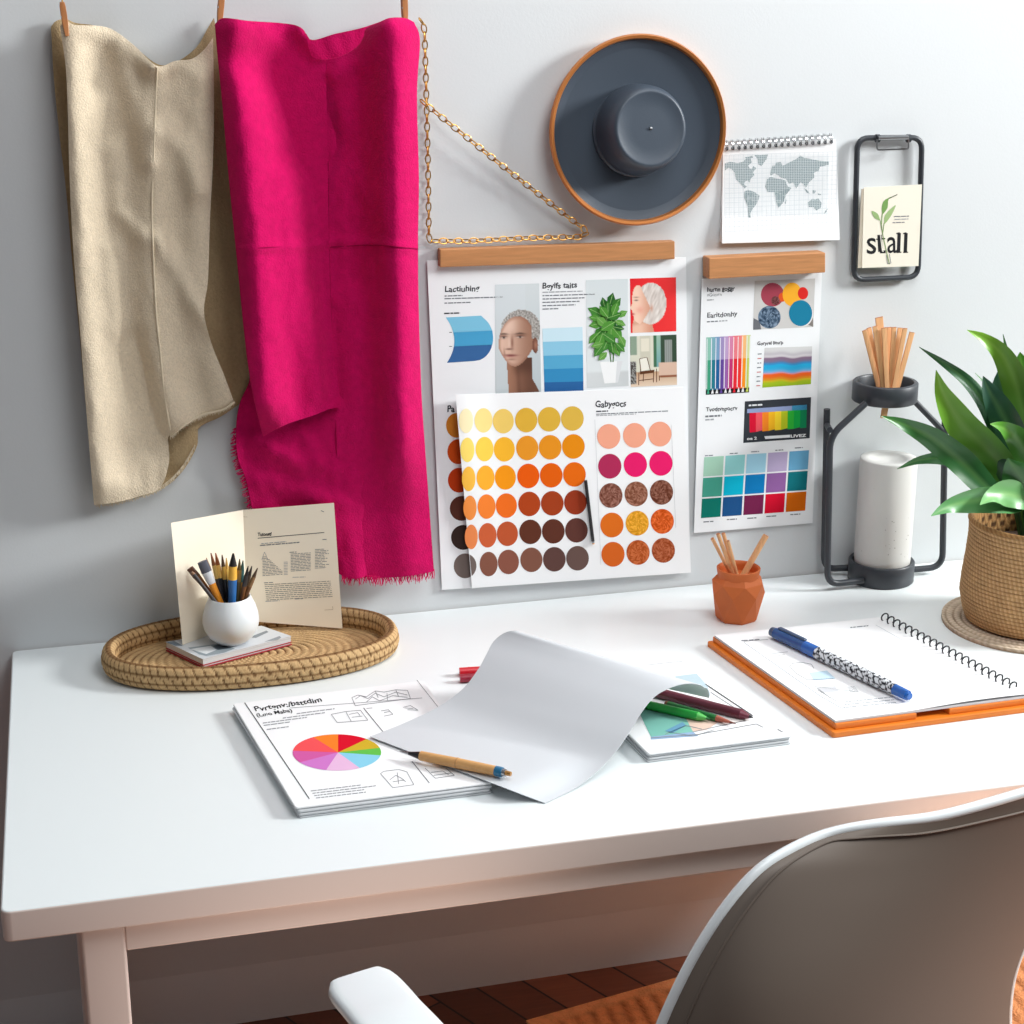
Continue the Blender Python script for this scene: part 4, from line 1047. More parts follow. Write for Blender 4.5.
# ================================================================== magazine on the right with pencils
BL2, BR2, TR2 = D(648,755,.012), D(793,736.5,.012), D(702,661,.012); TL2 = BL2 + (TR2-BR2)*.98
m2 = thing('magazine', 'white magazine with coloured pages half under the curled grey sheet', 'magazine', V(((BL2.x+TR2.x)/2, (BL2.y+TR2.y)/2, H)))
top2 = booklet(m2, [TL2, TR2, BR2, BL2], 0, .0145, 4, .003)
ZT2 = .0140
i = Ink(lambda x, y, z: D(x, y, ZT2+z), .0002, .00003); Z = lambda x, y: (440+x*.35156, 620+y*.35156)
i.poly([Z(560,250),Z(690,262),Z(720,318),Z(600,332)], (128,190,176)); i.poly([Z(690,262),Z(800,285),Z(760,312),Z(720,318)], (226,196,180)); i.poly([Z(600,332),Z(720,318),Z(735,330),Z(600,340)], (150,176,206))
i.build('page_picture', top2); i = Ink(lambda x, y, z: D(x, y, ZT2+z), .0004, .00003)
i.poly([Z(668,160),Z(730,152),Z(760,186),Z(770,215),Z(700,205)], (186,206,214)); i.nxt()
i.build('page_picture', top2); i = Ink(lambda x, y, z: D(x, y, ZT2+z), .0005, .00003)
sk((755,182),(890,272),w=.9,c=(70,72,76)); sk((770,205),(870,270),w=.6); sk((600,335),(735,325),(900,295),(920,305),w=.6); sk((720,318),(800,300),(870,285),w=.6); sk((590,128),(660,120),(690,118),w=.5,c=(190,192,196)); sk((640,325),(700,300),(745,310),w=.6); sk((650,318),(720,330),(780,312),w=.5); sk((960,310),(975,318),w=.8)
i.poly([Z(640,315),Z(690,290),Z(700,300),Z(660,322)], (110,160,190)); i.poly([Z(780,285),Z(860,275),Z(880,285),Z(800,300)], (232,226,222))
i.merge(top2)
def pencil(label, a, c, r, body, tipm, lead, name='pencil', cone=.018):
    t = thing(name, label, name, (a+c)/2 - V((0,0,r))); u = (c-a).normalized(); L_ = (c-a).length
    taper_part('barrel', a, c-u*cone, r, r, body, t, seg=8); taper_part('sharpened_cone', c-u*cone, c-u*cone*.3, r, r*.35, tipm, t, seg=8); taper_part('lead', c-u*cone*.3, c, r*.35, r*.08, lead, t, seg=8)
    taper_part('end_cap', a-u*.004, a, r*.9, r, lead, t, seg=8)
pencil('dark maroon pencil poking out furthest from under the grey sheet', D(640,688,ZT2+.008), D(753,717.5,ZT2+.006), .0078, M['maroon'], plain('maroon_tip', rgb(110,42,58), .4), M['black'])
pencil('bright green pencil coming out from under the grey sheet', D(630,701,ZT2+.0066), D(710,719,ZT2+.006), .0066, M['green'], plain('green_tip', rgb(90,190,90), .5), M['dark_green'])
pencil('dark green pencil with a copper coloured end beside the maroon pencil', D(668,704.5,ZT2+.0054), D(736,723.8,ZT2+.0045), .0050, M['dark_green'], plain('copper_tip', rgb(176,92,70), .45), plain('brown_tip', rgb(120,60,46), .5), cone=.030)

# ------------------------------------------------------------------ curled grey sheet
e = (D(545,803)-D(372,737)).normalized(); nb = V((-e.y, e.x, 0))
if nb.y < 0: nb = -nb
Lc = [D(*p) for p in [(370,736.5,.0175),(402,724,.019),(437,707.5,.029),(462,689.5,.046),(477,671,.064),(486,655,.079),(493,642,.091),(503,633.5,.101),(513,630.5,.106)]]
Rc = [D(*p) for p in [(545,803,.0015),(578,786,.004),(606,763,.018),(627,736,.041),(643,710,.062),(655,696,.073),(667,689,.079),(680,684.5,.082),(692,683.2,.080),(700,684.6,.072),(705,687.5,.060)]]
for C_, drop in ((Lc, 1.0), (Rc, .35)):
    p = C_[-1].copy()
    for f, z in ((.012,.005),(.024,.018),(.031,.036),(.034,.054)): C_.append(p + nb*(f*drop) - V((0,0,z*drop)))
Ls, Rs = resample(smooth_curve(Lc, 8), 60), resample(smooth_curve(Rc, 8), 60)
g = [[Ls[j].lerp(Rs[j], k/29) for k in range(30)] for j in range(60)]
for j in range(40):
    for k in range(30):
        u, v, p = k/29, j/59, g[j][k]
        dz = max(0, .0185-(p.z-H))*(1-sstep(.76, 1, u))*(1-sstep(.25, .6, v))
        if dz > 0: g[j][k] = D(*to_px(p), p.z-H+dz)
vs, fs = slab(g, V((0,0,-.0008)), 30, 60)
o = mesh('paper_sheet', vs, fs, M['grey_paper'], None, True); tag(o, 'large plain grey paper sheet curling up in the middle of the desk', 'paper sheet')

# ------------------------------------------------------------------ tan pen
a, c = D(400,751.5,.0245), D(511,774,.0268)
t = thing('pen', 'tan pen lying across the pie chart magazine and the grey sheet', 'pen', a.lerp(c, .5)-V((0,0,.007)))
P = lambda f: a.lerp(c, f)
taper_part('tip', P(.10), P(0), .0024, .0006, M['steel'], t); taper_part('grip', P(.20), P(.08), .0059, .0021, M['dark_wire'], t)
taper_part('barrel', P(.19), P(.52), .0064, .0071, M['tan'], t); taper_part('ring', P(.518), P(.53), .0074, .0074, plain('tan_ring', rgb(196,146,90), .4), t); taper_part('barrel', P(.53), P(.865), .0070, .0067, M['tan'], t)
taper_part('band', P(.865), P(.925), .0069, .0066, plain('pen_band', rgb(38,110,150), .3), t); taper_part('end_cap', P(.925), P(.955), .0052, .0050, M['steel'], t); taper_part('button', P(.955), P(1), .0034, .0030, plain('brass', rgb(190,140,80), .35, metal=.6), t)

# ------------------------------------------------------------------ red markers behind the sheet
def marker(label, a, c, r, m1_, m2_):
    t = thing('marker_pen', label, 'marker', a.lerp(c, .5)-V((0,0,r))); P = lambda f: a.lerp(c, f)
    taper_part('cap', P(0), P(.26), r, r, m1_, t, seg=16); taper_part('cap_ring', P(.11), P(.125), r*1.05, r*1.05, m1_, t, seg=16); taper_part('barrel', P(.26), P(.92), r*.94, r*.94, m2_, t, seg=16); taper_part('end_plug', P(.92), P(1), r*.8, r*.75, m1_, t, seg=16)
marker('bright red marker pen end sticking out behind the grey sheet, the upper of two', D(459.5,672,.0066), D(540,667,.0066), .0066, M['red'], M['red'])
marker('dark red marker pen end sticking out behind the grey sheet, the lower of two', D(460,678.5,.0066), D(536,674.5,.0066), .0062, M['dark_red'], M['dark_red'])

# ================================================================== orange clip tray with spiral notebook and pen
o1 = [D(706.5,646,0), D(876,629,0), D(1036,711.5,0), D(833,738.5,0)]
ot = thing('wooden_tray', 'flat orange wooden tray under the spiral notebook at the right of the desk', 'tray', V(((o1[0].x+o1[2].x)/2, (o1[0].y+o1[2].y)/2, H)))
o = MB().add(*prism(round_poly(o1, .004, 2), (0,0,.0085))).build('base_board', M['orange'], ot); bevel(o, .0015)
k = [D(712.5,641.5,.0085), D(880,625,.0085), D(1034,703.5,.0085), D(835.5,730,.0085)]
fa, fb = k[3].lerp(k[2], .40), k[3].lerp(k[2], .565); inn = (k[0]-k[3]).normalized()*.020
o = MB().add(*prism([k[0], k[3], fa, fa+inn, fb+inn, fb, k[2], k[1]], (0,0,.0085))).build('upper_board', M['orange'], ot); bevel(o, .0012)
nq = [D(714.5,635,.021), D(884,616.5,.021), D(1036,694.5,.021), D(835.5,720.5,.021)]
nb_ = thing('spiral_notebook', 'open white spiral notebook lying on the orange wooden tray', 'notebook', V(((nq[0].x+nq[2].x)/2, (nq[0].y+nq[2].y)/2, H+.017)))
pq = [V((p.x, p.y, H+.0173)) for p in nq]
MB().add(*prism(pq, (0,0,.0032))).build('page_block', M['page_edge'], nb_)
g = []
for j in range(16):
    row = []
    for kx in range(20):
        u, v = kx/19, j/15; p = nq[0].lerp(nq[1], u).lerp(nq[3].lerp(nq[2], u), v); p.z = H+.0208 + .004*sstep(.75, 1, v)*sstep(.3, .7, u)*(1-sstep(.8,1,u)*.3); row.append(p)
    g.append(row)
vs, fs = slab(g, V((0,0,-.0005)), 20, 16); pg = mesh('top_page', vs, fs, M['paper'], nb_, True)
i = Ink(lambda x, y, z: D(x, y, .0208+z), .0002, .00003); Z = lambda x, y: (690+x*.32617, 520+y*.32617)
i.words(*Z(158,368), 18, -.06, 1, GR, 1, -.3); i.words(*Z(492,328), 18, -.1, 1, GR, 1, -.3)
sk((165,372),(240,366),w=.4); sk((165,375),(400,540),(470,580),w=.45,c=(150,160,170)); sk((570,322),(930,526),w=.4,c=(190,196,202)); sk((390,515),(430,545),w=.4)
sk((305,450),(312,440),(340,436),(372,442),(380,455),w=.4); sk((305,450),(325,470),(360,490),(440,486),w=.45); sk((390,520),(450,556),w=.4); sk((380,510),(520,528),w=.35)
i.poly([Z(365,468),Z(420,462),Z(446,486),Z(380,492)], (196,222,238)); i.poly([Z(388,514),Z(445,508),Z(456,526),Z(402,530)], (206,208,212)); sk((250,410),(300,404),w=.35); sk((260,418),(290,412),w=.35)
for k_ in range(3): i.words(*Z(470+k_*4, 574-k_*9), 136-k_*40, -.10, .8, (165,170,176), 1, -.3)
for k_ in range(7): i.words(*Z(480+k_*2, 512+k_*2.6), 8, -.1, .35, LG)
i.merge(pg)
b = MB(); s0, s1 = D(884,619.5,.021), D(1012,688.5,.021); eo = (nq[1]-nq[0]).normalized(); ev = (nq[2]-nq[1]).normalized()
for k_ in range(21):
    c0 = s0.lerp(s1, k_/20); c0.z = H+.0254
    loop = [c0 + eo*(.0068*math.cos(q_)) + V((0,0,.0064*math.sin(q_))) + ev*(.0030*math.sin(q_*.5)) for q_ in [2*PI*m_/14 for m_ in range(14)]]
    b.add(*tube(loop, .0012, 6, closed=True))
b.build('spiral_binding', M['dark_wire'], nb_, True)
a, c = D(772,631.5,.0305), D(910,696.5,.0310)
t = thing('pen', 'blue pen with a black and white patterned barrel on the spiral notebook', 'pen', a.lerp(c, .5)-V((0,0,.0095))); P = lambda f: a.lerp(c, f)
taper_part('end_cap', P(0), P(.035), .0072, .0082, M['pen_navy'], t, seg=16); taper_part('upper_barrel', P(.03), P(.26), .0086, .0090, plain('pen_dark_blue', rgb(40,82,140), .22), t, seg=18); taper_part('grip_ring', P(.258), P(.35), .0094, .0094, M['pen_blue'], t, seg=18)
u = (c-a).normalized(); sd = u.cross(ZUP).normalized(); up_ = sd.cross(u)
o = MB().add(*box_pts(P(.15)+up_*.0102+sd*(-.002), u*.030, sd*.0032, up_*.0014)).build('clip', M['pen_navy'], t); bevel(o, .0008)
path = [P(f) for f in [.35+.55*k_/80 for k_ in range(81)]]; vs, fs = tube(path, [.0093]*70+[.0093-.0012*((k_-69)/11) for k_ in range(70, 81)], 30)
cs = []
for k_ in range(81):
    for s_ in range(30):
        x_, y_ = k_*.62, s_*2
        d_ = abs(math.sin(k_*.55+math.sin(s_*.9)*.8)) < .42 or abs(math.sin(s_*1.25+k_*.08)) < .25 or noise.noise(V((k_*.5, s_*.6, 4))) > .33
        cs.append(rgb(*((40,42,48) if d_ else (226,230,234))))
mesh('patterned_barrel', vs, fs, M['ink'], t, True, cs)
taper_part('tip', P(.90), P(.985), .0080, .0074, M['pen_blue'], t, seg=16); taper_part('tip_button', P(.985), P(1.0), .0058, .0050, M['pen_blue'], t, seg=16)

# ================================================================== terracotta pot with pencils
pc = D(736.5, 618.3, 0); tp = thing('faceted_pot', 'small faceted terracotta pot holding wooden sticks on the desk', 'pot', pc)
vs = []; nF = 7; rings = [(.031,0,0),(.034,.004,0),(.0435,.046,.5),(.0415,.066,0),(.0345,.074,0)]
b = MB(); pv = []
for r, h, tw in rings: pv.append([pc+V((r*math.cos(2*PI*(k_+tw+.15)/nF), r*math.sin(2*PI*(k_+tw+.15)/nF), h)) for k_ in range(nF)])
vs = [p for r in pv for p in r]; fs = []
for k_ in range(nF):
    l = (k_+1) % nF
    fs += [(k_, l, nF+l, nF+k_), (nF+k_, nF+l, 2*nF+k_), (nF+l, 2*nF+l, 2*nF+k_), (2*nF+k_, 2*nF+l, 3*nF+l), (2*nF+k_, 3*nF+l, 3*nF+k_), (3*nF+k_, 3*nF+l, 4*nF+l, 4*nF+k_)]
fs.append(tuple(range(nF-1, -1, -1)))
o = b.add(vs, fs).build('body', M['terracotta'], tp)
MB().add(*lathe([(.0330,.072),(.0335,.078),(.0345,.083),(.0350,.0865),(.0335,.0875),(.0318,.0865),(.0305,.080),(.030,.03),(0,.028)], pc, 40)).build('neck', M['terracotta'], tp, True)
for tx, ty, ox, r, lb, dy in [(712.3,538.5,727,.0030,'pale wooden stick leaning furthest left in the terracotta pot',.004),(718,534,730,.0032,'pale wooden stick second from the left in the terracotta pot',-.004),(723.3,533.5,733,.0032,'pale wooden stick third from the left in the terracotta pot',.010),(728,541,735,.0028,'short pale wooden stick in the middle of the terracotta pot',-.010),(766,535.5,748,.0050,'thick pale wooden stick leaning to the right in the terracotta pot',.0)]:
    T = Yp(tx, ty, pc.y+dy); O = Yp(ox, 567, pc.y+dy); u = (O-T).normalized(); E = O+u*.048
    if abs(E.x-pc.x) > .022: E.x = pc.x+math.copysign(.022, E.x-pc.x)
    E.z = max(E.z, H+.031)
    t = thing('wooden_stick', lb, 'stick', E, 'sticks in the terracotta pot'); taper_part('shaft', E, T, r, r, M['pale_wood'], t, seg=10); taper_part('end_grain', T, T-u*.0006, r, r*.9, plain('end_grain', rgb(186,122,82), .7), t, seg=10)

# ================================================================== lantern stand
lc = D(880.5, 580, 0); lc.y = -.024; lc.x = Yp(880.5, 577, -.024).x
ls = thing('lantern_stand', 'black metal lantern stand with a ring holder and bent wire sides', 'stand', lc)
BR_, bh = .0555, .036
MB().add(*lathe([(0,.001),(BR_-.002,0),(BR_,.002),(BR_,bh-.002),(BR_-.0015,bh),(BR_-.006,bh),(BR_-.0065,bh-.002),(BR_-.0065,.010),(0,.009)], lc, 64)).build('base_ring', M['black_metal'], ls, True)
ztop = Yp(885, 381, lc.y).z - H; TR_ = .0535; tcx_ = Yp(885, 390, lc.y).x; tc_ = V((tcx_, lc.y, H))
MB().add(*lathe([(0,ztop-.033),(TR_-.002,ztop-.033),(TR_,ztop-.031),(TR_,ztop-.002),(TR_-.002,ztop),(TR_-.007,ztop),(TR_-.0085,ztop-.002),(TR_-.0085,ztop-.029),(0,ztop-.029)], tc_, 64)).build('top_ring', M['black_metal'], ls, True)
fy, by = lc.y-.034, lc.y+.036
rodr = .0056
pf = [Yp(866,403,fy), Yp(830,436,fy), Yp(828,572,fy), Yp(862,577,fy)]; pf[2].z = H+.012; pf[3] = V((lc.x-BR_*.84, fy+.004, H+.012))
MB().add(*tube(round_path(pf, .024, 7), rodr, 12)).build('wire_side', M['black_metal'], ls, True)
pb = [Yp(827,409,by), Yp(825,550,by), V((lc.x-BR_*.84, by-.006, H+.014))]; pb[1].z = H+.014
MB().add(*tube(round_path(pb, .024, 7), rodr, 12)).build('wire_side', M['black_metal'], ls, True)
pr = [Yp(945,416,lc.y), Yp(942.5,566,lc.y), V((lc.x+BR_*.97, lc.y, H+.012))]; pr[1].z = H+.012
MB().add(*tube(round_path(pr, .026, 7), rodr, 12)).build('wire_side', M['black_metal'], ls, True)
MB().add(*tube([V((tcx_+TR_*.82, lc.y, H+ztop-.027)), Yp(945,433,lc.y)], rodr*.92, 12)).build('wire_brace', M['black_metal'], ls, True)
MB().add(*tube([Yp(830,430,fy), Yp(827,425,by)], rodr*.9, 10)).build('wire_brace', M['black_metal'], ls, True)
zc = Yp(883, 458, lc.y).z - H; cc_ = V((lc.x+.0006, lc.y, H+.0108))
sv = thing('stone_cylinder', 'pale speckled stoneware cylinder standing in the base of the black lantern stand', 'candle holder', cc_)
hh = zc-.0108
MB().add(*lathe([(0,0),(.0465,0),(.0473,.002),(.0476,hh-.003),(.0470,hh-.0008),(.0460,hh),(.0300,hh-.0005),(.0280,hh-.003),(0,hh-.004)], cc_, 72)).build('body', M['stone'], sv, True)
b = MB()
for k_ in range(26):
    th = R_.uniform(PI*1.02, PI*1.98); z = R_.betavariate(1.2, 3)*hh*.8+.036; s_ = R_.uniform(.0004,.0012)
    n_ = V((math.cos(th), math.sin(th), 0)); tt = V((-n_.y, n_.x, 0)); c0 = cc_+n_*.04772+V((0,0,z))
    b.add([c0+tt*(s_*math.cos(q_))+ZUP*(s_*.9*math.sin(q_)) for q_ in [2*PI*m_/7 for m_ in range(7)]], [tuple(range(7))])
b.build('pitted_speckles', M['pit'], sv)
# flat sticks in the ring
sticks = [(864.5,330.5,880,.0042,.000),(869,328,882,.0040,.014),(875,326.5,884,.0044,-.010),(879,317.5,886,.0066,.012),(884,328,887,.0042,-.014),(889,327.5,888,.0040,.004),(894,327.5,890,.0042,-.006),(900,328,891,.0042,.012),(905,328.5,893,.0040,-.012),(912,332.5,896,.0046,.000)]
names = ['furthest left','second from the left','third from the left','tallest and widest','just right of the tallest one','in the middle right','fourth from the right','third from the right','second from the right','furthest right']
for (tx, ty, ox, w_, dy), nm in zip(sticks, names):
    T = Yp(tx, ty, lc.y+dy); O = Yp(ox, 392, lc.y+dy*.6); u = (O-T).normalized()
    E = O.copy(); f = (H+ztop-.0285-T.z)/u.z; E = T+u*f
    s_ = u.cross(V((0,1,0))).normalized(); w2 = u.cross(s_)
    t = thing('flat_stick', 'flat wooden stick in the black ring holder, ' + nm, 'stick', E, 'wooden sticks in the black ring')
    o = MB().add(*box_pts((E+T)/2, s_*w_, w2*.0013, (E-T)/2)).build('shaft', M['pale_wood'], t); bevel(o, .0005, 1)
    o = MB().add(*box_pts(T-u*.0002, s_*w_, w2*.0013, u*.0003)).build('end_grain', plain('end_grain', rgb(186,122,82), .7), t)
E2 = Yp(886, 404, lc.y); T2 = Yp(883.5, 418, lc.y)
u = (T2-E2).normalized(); s_ = u.cross(V((0,1,0))).normalized(); E2.z = H+ztop-.0335
o = MB().add(*box_pts((E2+T2)/2, s_*.0052, u.cross(s_)*.0016, (T2-E2)/2)).build('stick_end', M['pale_wood'], ls, label='wooden stick end poking out under the ring')

# ================================================================== potted plant
pc = V((.782, -.272, H)); CR = .135
b = MB(); vs = []; cs = []; nr, nt = 46, 160
for r in range(nr):
    f = (r+.05)/(nr-1)
    for t in range(nt):
        th = 2*PI*t/nt; coil = f*11+th/(2*PI); g_ = abs(math.sin(PI*coil)); tw = .5+.5*math.sin(th*(14+80*f)+int(coil)*1.7)
        vs.append(pc+V((CR*f*math.cos(th), CR*f*math.sin(th), .004+.0028*g_**.6*(.7+.3*tw)))); cs.append(rgb(*mixc(mixc((226,210,190),(186,166,142),1-tw), (120,98,76), (1-g_)**3*.8)))
fs = [(r*nt+t, r*nt+(t+1) % nt, (r+1)*nt+(t+1) % nt, (r+1)*nt+t) for r in range(nr-1) for t in range(nt)]
b.add(vs, fs, cs); n0 = len(vs); b.add([V((v.x, v.y, H)) for v in vs[-nt:]], [tuple(range(nt-1,-1,-1))], rgb(140,116,90)); b.f += [((nr-1)*nt+t, n0+t, n0+(t+1) % nt, (nr-1)*nt+(t+1) % nt) for t in range(nt)]; b.m += [0]*nt
o = b.build('coaster', M['weave'], None, True, color=True); tag(o, 'round grey-brown woven mat under the potted plant at the right edge', 'mat')
pp = thing('potted_plant', 'broad-leaved green plant in a tan woven basket at the right edge of the desk', 'plant', pc+V((0,0,.007)))
zr = Yp(1027, 522, pc.y).z - H
prof = [(.086,.0),(.094,.004),(.099,.02),(.1045,.045),(.1035,.075),(.0995,.11),(.0975,.14),(.0985,zr-.012),(.1005,zr-.007)]
S = resample([(r*1.05, h) for r, h in prof], 150); vs = []; cs = []; nt = 300; rows = 26
for k_, p in enumerate(S):
    f = k_/149
    for t in range(nt):
        th = 2*PI*t/nt; co = f*rows+th/(2*PI)*2+.25*math.sin(th*3)*.6*(f > .12)*(f < .45); g_ = abs(math.sin(PI*co)); tw = .5+.5*math.sin(th*95+co*1.5)
        r = p.x*(1+.016*g_**.5-.010*(1-tw)+.004*math.sin(th*5+f*9))
        vs.append(pc+V((r*math.cos(th), r*math.sin(th), .007+p.y))); cs.append(rgb(*mixc(mixc((220,184,136),(178,138,92),.9*(1-tw)+.25*R_.random()), (104,74,46), min(1, (1-g_)**2.5*.7+.15*R_.random()))))
nb0 = len(S)
for k_ in range(22):                 # rolled rim and the inside
    a = PI*k_/9 if k_ <= 9 else PI; rr_ = .1055-.0045*(1-math.cos(a)); z = zr+.0055*math.sin(a) if k_ <= 9 else zr-(k_-9)*.0045
    for t in range(nt):
        th = 2*PI*t/nt; tw = .5+.5*math.sin(th*75+k_*1.2); hole = k_ > 11 and math.sin(th*34+(k_//3)*PI) > .1 and (k_ % 3) > 0
        r = rr_*(1+.008*tw); vs.append(pc+V((r*math.cos(th), r*math.sin(th), z))); cs.append(rgb(*mixc(mixc((212,168,112),(160,116,70),1-tw), (60,38,20), .85 if hole else .15)))
n = nb0+22; fs = [(k_*nt+t, k_*nt+(t+1) % nt, (k_+1)*nt+(t+1) % nt, (k_+1)*nt+t) for k_ in range(n-1) for t in range(nt)]
MB().add(vs, fs, cs).build('basket', M['weave'], pp, True, color=True)
MB().add(*lathe([(0,zr-.040),(.05,zr-.041),(.0905,zr-.046),(.088,zr-.06),(0,zr-.06)], pc, 40)).build('soil', M['soil'], pp, True)
CR0 = V((pc.x, pc.y, H+zr-.042))
def leaf(pts, w, y0, y1, c0, c1, fold=.35, roll=0.0, peak=.45):
    """pts: photo midrib tip -> base"""
    n_ = len(pts); P = []
    for k_, (x, y) in enumerate(pts): P.append(Yp(x, y, lerp(y1, y0, (k_/(n_-1))**.8)))
    P = list(reversed(P)); st = CR0 + V((max(-.05, min(.05, (P[0].x-CR0.x)*.5)), (y0-pc.y)*.6, 0))
    P = [st] + P; C_ = resample(smooth_curve(P, 10), 34); vs = []; cs = []
    f0 = (P[1]-P[0]).length/sum((P[k_+1]-P[k_]).length for k_ in range(len(P)-1))*.85
    for k_ in range(34):
        t = k_/33; T = (C_[min(k_+1, 33)]-C_[max(k_-1, 0)]).normalized(); view = (CAM-C_[k_]).normalized()
        s_ = T.cross(view).normalized(); up = s_.cross(T)
        if roll: s_, up = s_*math.cos(roll)+up*math.sin(roll), up*math.cos(roll)-s_*math.sin(roll)
        q_ = max(0, (t-f0)/(1-f0)); pw = (math.sin(PI*q_**(math.log(.5)/math.log(peak)))**.85 if 0 < q_ < 1 else 0)
        hw = max(.0022 if t < .9 else .0004, w*pw)
        wv = .010*math.sin(t*11+w*300)*pw
        for m_ in range(7):
            v = (m_-3)/3; vs.append(C_[k_] + s_*(hw*v) + up*(fold*hw*(abs(v)**1.5) + wv*v*abs(v)))
            cs.append(rgb(*mixc(mixc(c0, c1, t), (170,200,120), .30*math.exp(-(v/.18)**2) + .05*abs(v))))
    mesh('leaf', vs, grid_faces(7, 34), M['leaf'], pp, True, cs)
yc = pc.y; DG, MG, BG, YG, BL_ = (30,74,44), (52,110,50), (84,146,44), (120,172,46), (42,82,66)
leaf([(967,330),(985,339),(1003,356),(1016,385),(1024,420),(1030,460)], .0215, yc+.01, yc+.03, DG, YG, .3)
leaf([(919,347),(945,364),(968,382),(985,405),(1000,440),(1015,480)], .0115, yc+.03, yc+.09, BL_, (56,104,64), .4)
leaf([(936,370),(944,395),(962,424),(984,446),(1004,468),(1018,492)], .0270, yc-.01, yc-.02, MG, YG, .3, .2)
leaf([(881,416),(903,424),(932,438),(962,462),(988,488),(1012,505)], .0205, yc-.03, yc-.05, DG, MG, .35)
leaf([(897,469),(920,460),(948,459),(972,470),(994,490),(1014,507)], .0130, yc-.01, yc+.0, DG, (66,120,70), .4)
leaf([(931,516),(950,506),(972,501),(994,500),(1012,502),(1026,507)], .0200, yc-.05, yc-.09, MG, (96,156,96), .25)
leaf([(980,505),(992,497),(1006,494),(1022,498),(1034,506)], .0200, yc-.05, yc-.10, MG, (130,186,122), .25, -.3)
leaf([(986,448),(993,462),(1001,478),(1010,496),(1018,508)], .0250, yc-.02, yc+.0, BL_, DG, .45, .3, .6)
leaf([(998,371),(1003,390),(1010,415),(1018,445),(1026,480)], .0280, yc+.02, yc+.05, BL_, (50,96,78), .3, 0, .65)
leaf([(983,376),(990,392),(1002,414),(1014,440),(1024,480)], .0220, yc+.0, yc+.02, DG, BL_, .3, 0, .6)
leaf([(990,424),(1003,428),(1018,440),(1030,462),(1036,490)], .0200, yc-.03, yc-.06, DG, BG, .3, -.2)
leaf([(1003,334),(1007,352),(1014,380),(1024,430)], .0070, yc+.03, yc+.05, DG, MG, .3)
leaf([(1008,458),(1016,470),(1026,486),(1034,506)], .0300, yc-.05, yc-.07, DG, MG, .3, .2, .55)
leaf([(975,373),(990,388),(1004,405),(1018,430)], .0045, yc+.02, yc+.04, DG, MG, .3)
leaf([(1020,352),(1024,380),(1030,420),(1032,470)], .0300, yc+.02, yc+.04, DG, BG, .3, 0, .6)
leaf([(1060,340),(1052,375),(1045,420),(1038,480)], .0280, yc+.02, yc+.05, MG, BG, .3)
leaf([(1120,380),(1100,400),(1075,440),(1045,490)], .0260, yc, yc+.02, DG, MG, .3)
leaf([(1150,440),(1120,440),(1080,465),(1048,500)], .0240, yc-.02, yc-.03, DG, MG, .3)
leaf([(1100,330),(1085,370),(1065,420),(1042,480)], .0230, yc+.04, yc+.08, MG, YG, .3)
leaf([(1130,500),(1100,490),(1070,495),(1045,507)], .0220, yc-.05, yc-.08, MG, BG, .3)
leaf([(1040,400),(1038,425),(1036,455),(1034,490)], .0290, yc-.03, yc-.05, DG, BL_, .3)
# ================================================================== chair
cb0 = V((-.145, -1.2, 0)); cdir = V((math.cos(math.radians(20)), math.sin(math.radians(20)), 0)); cn = V((cdir.y, -cdir.x, 0))   # cn towards the camera
def CP(px, py, d=0): return plane(px, py, cb0+cn*d, cn)
chair = thing('chair', 'white plastic shell chair with an armrest in front of the desk', 'chair', V((.06, -1.0, 0)))
lefE = [(829,836),(807,845),(785,856.5),(762,871),(735,901),(708,940),(684.5,983),(665,1026),(656,1050),(648,1075)]
topE = [(829,836),(858,829.5),(898,824),(936,820),(975,810),(999,803),(1024,795.5),(1055,786),(1090,778),(1130,778)]
rigE = [(1130,778),(1120,806),(1090,850),(1060,885),(1036,925),(1022,955),(1013,985),(1010,1024),(1014,1075)]
botE = [(648,1075),(730,1085),(830,1090),(930,1088),(1014,1075)]
nu, nv = 60, 60
full = smooth_curve(lefE[::-1] + topE[1:]); cut = 8*(len(lefE)-1)
for _ in range(14): full = [full[0]] + [(full[k-1]+full[k]*2+full[k+1])/4 for k in range(1, len(full)-1)] + [full[-1]]
g0 = coons(full[cut:], smooth_curve(botE), full[:cut+1][::-1], smooth_curve(rigE), nu, nv)
def shell_grid(off, inset=0):
    out = []
    for j, row in enumerate(g0):
        r = []
        for i_, p in enumerate(row):
            u, v = i_/(nu-1), j/(nv-1)
            bul = .075*(1-(2*u-1)**2)**.9*(.35+.65*sstep(0, 1, v)) + .03*(1-v)**2*u
            r.append(CP(p.x, p.y, bul+off))
        out.append(r)
    return out
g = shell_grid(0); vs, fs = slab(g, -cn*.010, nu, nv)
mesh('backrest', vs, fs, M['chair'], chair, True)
edge = [g[j][0] for j in range(nv-1, -1, -1)] + g[0][1:] + [g[j][nu-1] for j in range(1, nv)]
edge = resample([p - cn*.005 for p in edge], 240)
for _ in range(12): edge = [edge[0]] + [(edge[k-1]+edge[k]*2+edge[k+1])/4 for k in range(1, 239)] + [edge[-1]]
MB().add(*tube(resample(edge, 180), .0060, 12)).build('rim', M['chair_rim'], chair, True)
ln = [g[j][3] + cn*.002 for j in range(nv-1, 3, -1)] + [g[4][i_] + cn*.002 for i_ in range(4, nu)]
MB().add(*tube(resample(smooth_curve(ln[::4], 4), 120), .0012, 6)).build('moulded_edge', M['chair'], chair, True)
